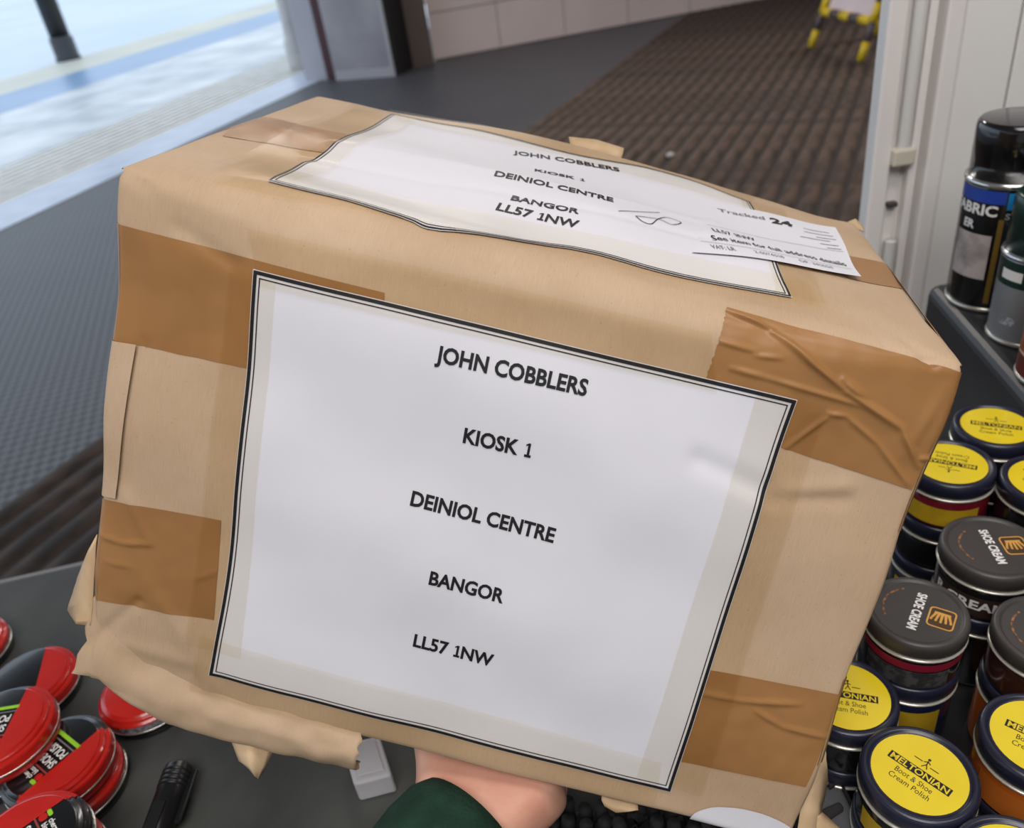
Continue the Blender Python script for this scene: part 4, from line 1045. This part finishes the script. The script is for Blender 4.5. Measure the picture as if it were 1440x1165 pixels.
def tin(loc, rz, label, basem, lidm, printed=True, red=True, sidelabel=False, tilt=None):
    t = empty('polish_tin', loc, label, 'tin', 'shoe polish tins on the counter', rz)
    if tilt: t.rotation_euler = (tilt[0], tilt[1], rz)
    child('tin_base', 'tinbase_' + basem.name, lambda: lathe([(TR * 0.93, 0), (TR * 0.96, 0.001), (TR * 0.97, TH * 0.4)], 48), basem, t)
    child('seam', 'tinseam', lambda: lathe([(TR * 0.97, TH * 0.38), (TR * 1.015, TH * 0.39), (TR * 1.02, TH * 0.42), (TR * 1.0, TH * 0.45), (TR * 0.97, TH * 0.45)], 48), M_tsil, t)
    lid = child('lid', 'tinlid_' + lidm.name, lambda: lathe(lidp, 56), lidm, t)
    if red and lidm is M_tblk:
        child('red_segment', 'tinseg', lambda: merge(ring_segment([(a * 1.004, b + 0.0002) for a, b in lidp[:-1]], -0.30), segment(TR * 0.812, -0.30 * TR * 0.95)), M_tred, lid, False, z=0.0001).data.polygons
        if True: lid.children[-1].location.z = 0.0002
        o = lid.children[-1]
    if printed:
        zt = TH + 0.0003
        child('lettering', 'tshoe', lambda: flat_text('SHOE', 0.0165, 0.0062, -0.0015, 0.0045, 0, 0.02), M_whitep, lid, False, zt)
        child('lettering', 'tpol', lambda: flat_text('POLISH', 0.0215, 0.0062, 0.001, -0.0045, 0, 0.02), M_whitep, lid, False, zt)
        child('lime_stripe', 'tlime', lambda: ([(-0.0125, -0.0165, 0), (0.024, -0.0165, 0), (0.024, -0.0135, 0), (-0.0125, -0.0135, 0)], [(0, 1, 2, 3)]), M_lime, lid, False, zt)
        child('grey_rule', 'tgrey', lambda: ([(-0.0125, -0.0112, 0), (0.024, -0.0112, 0), (0.024, -0.0102, 0), (-0.0125, -0.0102, 0)], [(0, 1, 2, 3)]), mat('grey_rule', (120, 118, 116), 0.5, scale=20), lid, False, zt)
        child('grey_rule', 'tgrey2', lambda: ([(-0.0125, 0.0105, 0), (0.024, 0.0105, 0), (0.024, 0.0118, 0), (-0.0125, 0.0118, 0)], [(0, 1, 2, 3)]), mat('dull_red_rule', (150, 60, 56), 0.5, scale=20), lid, False, zt)
        child('cherry', 'tcherry', lambda: rrect(0.006, 0.0055, 0.0022, -0.0085, 0.0158), M_tred, lid, False, zt)
        child('cherry_leaf', 'tleaf', lambda: rrect(0.006, 0.003, 0.0014, -0.0085, 0.0205), M_lime, lid, False, zt)
        child('lettering', 'tcb', lambda: merge(flat_text('cherry', 0.0135, 0.0036, 0.0035, 0.0195, 0, 0.02), flat_text('blossom', 0.0155, 0.0036, 0.0045, 0.0148, 0, 0.02)), M_whitep, lid, False, zt)
    if sidelabel:
        child('side_label', 'tside', lambda: cyl_patch(-0.9, 0.9, TH * 0.44, TH * 0.74, TR * 1.004), mat('side_print', (150, 150, 156), 0.4, rgb2=(90, 90, 98), scale=300, contrast=(0.4, 0.6)), t, rz=math.atan2(-loc[1], -loc[0]) - rz)
    return t
def tin_at(px, level, tx, label, **kw):
    z = CZ + TH * 1.02 * (level + 1)
    P = onz(px, z); rz = text_angle(*tx, z)
    return tin((P[0], P[1], z - TH), rz, label, **kw), P
UT = 'shoe polish tin at the bottom of a stack on the counter'
t6, P6 = tin_at((203, 962), 0, ((240, 960), (180, 960)), 'red shoe polish tin with grey side print under the torn corner of the parcel', basem=M_tblk, lidm=M_tred, printed=False, sidelabel=True)
t4, P4 = tin_at((74, 1063), 1, ((112, 1075), (70, 1040)), 'black shoe polish tin with red segment and lime stripe beside the marker pen', basem=M_tred, lidm=M_tblk)
t3, P3 = tin_at((-7, 1020), 2, ((40, 1020), (-10, 1028)), 'shoe polish tin with red segment resting across two stacks of tins', basem=M_tred, lidm=M_tblk)
t5, P5 = tin_at((32, 1186), 2, ((25, 1150), (48, 1200)), 'shoe polish tin with the cherry print uppermost, next to the barrel of the marker', basem=M_tblk, lidm=M_tblk)
t2, P2 = tin_at((36, 954), 0, ((60, 960), (10, 975)), 'black shoe polish tin beside the red tins, behind the tin that bridges two stacks', basem=M_tblk, lidm=M_tblk, printed=False)
t1_, P1 = tin_at((-58, 905), 0, ((0, 900), (-40, 905)), 'red-lidded shoe polish tin at the far end of the row', basem=M_tblk, lidm=M_tred, printed=False)
d34 = (P3 - P4)[:2]; d34 /= np.linalg.norm(d34)
P3s = np.array([P3[0] + d34[0] * 0.042, P3[1] + d34[1] * 0.042, 0])
for P, lv, nick in ((P4, 1, 'tin with red segment beside the marker pen'), (P3s, 2, 'topmost tin that bridges two stacks'), (P5, 2, 'tin with the cherry print')):
    for k in range(lv):
        zz = CZ + TH * 1.02 * k + 0.0004
        tin((P[0], P[1] + 0.0005, zz), 0.7 * k, ('red shoe polish tin directly under the ' if k == lv - 1 else 'bottom tin of the stack under the ') + nick, M_tblk, M_tred, printed=False)

# ------------------------------------------------------------------ marker pen, white plug, grey case, brush
M_mark = mat('marker_black', (24, 24, 25), 0.3, scale=30)
ma, mb_ = onz((254, 1078), CZ + 0.012), onz((205, 1215), CZ + 0.012)
ma[2] = mb_[2] = 0; L_ = np.linalg.norm(mb_ - ma)
mp_ = empty('marker_pen', (ma[0], ma[1], CZ), 'black marker pen with capped end and clip lying on the counter', 'pen', None, math.atan2(mb_[1] - ma[1], mb_[0] - ma[0]))
def along(prof, n=28):
    V, F = lathe(prof, n); return [(z, x, y) for x, y, z in V], [q for q in F]
rr = 0.0118
capo = mk('cap', *along([(0.0085, 0.0), (0.0105, 0.0012), (0.0112, 0.003), (0.0112, 0.058), (0.0108, 0.0585)]), M_mark, mp_); capo.location.z = rr
for k in range(4):
    o = mk('cap_ridge', *along([(0.0110, 0.006 + 0.004 * k), (0.0118, 0.0066 + 0.004 * k), (0.0118, 0.0084 + 0.004 * k), (0.0110, 0.009 + 0.004 * k)]), M_mark, capo)
brl = mk('barrel', *along([(0.0098, 0.058), (0.0098, 0.135), (0.007, 0.139)]), mat('marker_barrel', (18, 18, 19), 0.4, scale=30), mp_); brl.location.z = rr
o = mk('clip', *box(0.004, 0.048, 0.0095, 0.0155, 0.010, 0.0135), M_mark, mp_, smooth=False); bevel(o, 0.001, 1)
o = mk('flat_panel', *box(0.036, 0.058, -0.0045, 0.0045, rr + 0.0098, rr + 0.0116), mat('marker_panel', (12, 12, 13), 0.5, scale=30), mp_, smooth=False)

wpz = CZ + 0.022
q = [onz(p, wpz) for p in ((497, 1104), (551, 1090), (533, 1034), (481, 1046))]
plug = empty('plug_adapter', (np.mean([p[0] for p in q]), np.mean([p[1] for p in q]), CZ), 'small white plastic plug adapter on the counter beside the hand', 'adapter')
cenp = np.array([plug.location[0], plug.location[1], 0])
v, f = prism([(p[0] - cenp[0], p[1] - cenp[1]) for p in q], 0.0, wpz - CZ)
M_plug = mat('white_plastic', (214, 213, 216), 0.3, scale=20)
o = mk('adapter_body', v, f, M_plug, plug, smooth=False); bevel(o, 0.0025, 3)
v, f = prism([((p[0] - cenp[0]) * 0.72, (p[1] - cenp[1]) * 0.72) for p in q], wpz - CZ, wpz - CZ + 0.0012)
o = mk('raised_panel', v, f, M_plug, plug, smooth=False); bevel(o, 0.0005, 1)

gz = CZ + 0.03
def gpt(px): p = onz(px, gz); return (p[0], p[1])
gpts = [gpt(p) for p in ((1140, 1118), (1178, 1095), (1222, 1180), (1160, 1210))]
gp = empty('plastic_case', (np.mean([p[0] for p in gpts]), np.mean([p[1] for p in gpts]), CZ), 'grey plastic case with dark latch between the parcel and the jars', 'case')
gc = np.array(gp.location)[:2]
v, f = prism([(p[0] - gc[0], p[1] - gc[1]) for p in gpts], 0.0, gz - CZ)
o = mk('case_body', v, f, mat('case_grey', (96, 98, 101), 0.4, rgb2=(86, 88, 92), scale=20), gp, smooth=False); bevel(o, 0.003, 3)
def gquad(pxs, z0, z1): return prism([(p[0] - gc[0], p[1] - gc[1]) for p in map(gpt, pxs)], z0, z1)
v, f = gquad(((1153, 1144), (1180, 1132), (1187, 1142), (1163, 1158)), gz - CZ, gz - CZ + 0.004)
o = mk('latch', v, f, mat('latch_dark', (48, 46, 46), 0.45, scale=20), gp, smooth=False); bevel(o, 0.001, 1)
v, f = gquad(((1164, 1106), (1178, 1097), (1181, 1103), (1167, 1112)), gz - CZ, gz - CZ + 0.003)
o = mk('slot', v, f, mat('latch_dark', (48, 46, 46)), gp, smooth=False)
v, f = gquad(((1178, 1097), (1181, 1096), (1221, 1178), (1216, 1180)), gz - CZ, gz - CZ + 0.002)
o = mk('case_seam', v, f, mat('seam_dark', (34, 34, 36), 0.5, scale=20), gp, smooth=False)

bx0 = onz((885, 1185), CZ + 0.02)
br = empty('shoe_brush', (bx0[0], bx0[1], CZ), 'black bristle shoe brush lying on the counter under the parcel', 'brush', None, -0.2)
o = mk('handle', *box(-0.07, 0.07, -0.024, 0.024, 0.0, 0.016), mat('brush_handle', (26, 24, 24), 0.5, scale=20), br, smooth=False); bevel(o, 0.005, 3)
for i in range(12):
    for k in range(4):
        x, y = -0.062 + i * 0.0113, -0.017 + k * 0.0113
        pts = [(x, y, 0.016), (x + random.uniform(-.002, .002), y + random.uniform(-.002, .002), 0.026), (x + random.uniform(-.003, .003), y + random.uniform(-.003, .003), 0.034 + random.random() * 0.003)]
        mk('bristle_tuft', *tube(pts, [0.0035, 0.005, 0.0045], 8), mat('bristles', (14, 14, 15), 0.8, rgb2=(28, 28, 30), scale=200), br)

# ------------------------------------------------------------------ hand and sleeve under the parcel
NB = AY - (AY @ AX) * AX - (AY @ AZ) * AZ * 0.0; NB /= np.linalg.norm(NB)
NBT = np.cross(AX, AZ); NBT = NBT if NBT @ AY > 0 else -NBT; NBT /= np.linalg.norm(NBT)
xo = chart((690, 1084))[0]
O = S3(xo, Hd, 0.0, 0)[0]
def hp(x, d, n): return O + AX * x + AZ * d + NBT * n
person = empty('person', hp(-0.12, -0.17, 0.15), 'bare hand and dark green sleeve holding the parcel up from below', 'person')
HB = np.array(person.location)
bmh = bmesh.new()
HV, HE, HRd = [], [], []
def hv(p, r, prev=None):
    HV.append(tuple(p - HB)); HRd.append(r)
    if prev is not None: HE.append((prev, len(HV) - 1))
    return len(HV) - 1
w0 = hv(hp(0.002, 0.004, 0.036), (0.033, 0.025))
f1 = hv(hp(-0.026, -0.045, 0.054), (0.032, 0.029), w0); f2 = hv(hp(-0.070, -0.10, 0.078), (0.034, 0.033), f1); hv(hp(-0.12, -0.165, 0.105), (0.036, 0.036), f2)
p0 = hv(hp(0.012, 0.040, 0.031), (0.036, 0.021), w0)
p1 = hv(hp(0.030, 0.075, 0.026), (0.036, 0.018), p0)
hyp = hv(hp(0.046, 0.026, 0.031), (0.022, 0.020), w0)
fing = ((-0.008, 0.105, (-0.022, 0.142), (-0.028, 0.168), (-0.031, 0.188)), (0.016, 0.112, (0.014, 0.153), (0.012, 0.182), (0.011, 0.204)),
        (0.040, 0.110, (0.048, 0.148), (0.053, 0.175), (0.056, 0.196)), (0.060, 0.100, (0.078, 0.130), (0.088, 0.150), (0.094, 0.166)))
for i, (x, d, a, b, c) in enumerate(fing):
    k = hv(hp(x, d, 0.021), (0.0115, 0.0115), p1)
    r = 0.0092 if i < 3 else 0.0078
    k = hv(hp(a[0], a[1], 0.018), (r, r), k); k = hv(hp(b[0], b[1], 0.0145), (r * 0.92, r * 0.92), k); hv(hp(c[0], c[1], 0.011), (r * 0.78, r * 0.78), k)
t = hv(hp(-0.034, 0.034, 0.030), (0.021, 0.018), w0); t = hv(hp(-0.058, 0.068, 0.022), (0.0125, 0.0125), t); t = hv(hp(-0.074, 0.096, 0.018), (0.0105, 0.0105), t); hv(hp(-0.082, 0.116, 0.014), (0.0085, 0.0085), t)
me = bpy.data.meshes.new('hand'); me.from_pydata(HV, HE, []); me.update()
hand = bpy.data.objects.new('body', me); COL.objects.link(hand); hand.parent = person
sk = hand.modifiers.new('skin', 'SKIN'); sk.use_smooth_shade = True
for i, sv in enumerate(me.skin_vertices[0].data):
    sv.radius = HRd[i]; sv.use_root = (i == 0)
ss = hand.modifiers.new('sub', 'SUBSURF'); ss.levels = 3; ss.render_levels = 3
M_skin = mat('skin', (218, 170, 146), 0.5, rgb2=(206, 146, 124), scale=28, sss=0.12, bump=0.12, bscale=300, spec=0.4)
me.materials.append(M_skin)
sl = [hp(-0.005, -0.014, 0.042), hp(-0.008, -0.020, 0.043), hp(-0.014, -0.031, 0.048), hp(-0.024, -0.055, 0.058), hp(-0.060, -0.095, 0.076), hp(-0.118, -0.168, 0.106)]
M_sleeve = mat('green_fleece', (34, 62, 48), 0.9, rgb2=(26, 50, 38), scale=60, bump=0.5, bscale=500, spec=0.2)
V, F = tube([p - HB for p in sl], [0.034, 0.038, 0.040, 0.042, 0.044, 0.047], 40, cap=False)
slo = mk('sleeve', V, F, M_sleeve, person); m_ = slo.modifiers.new('thickness', 'SOLIDIFY'); m_.thickness = 0.004; m_.offset = 1
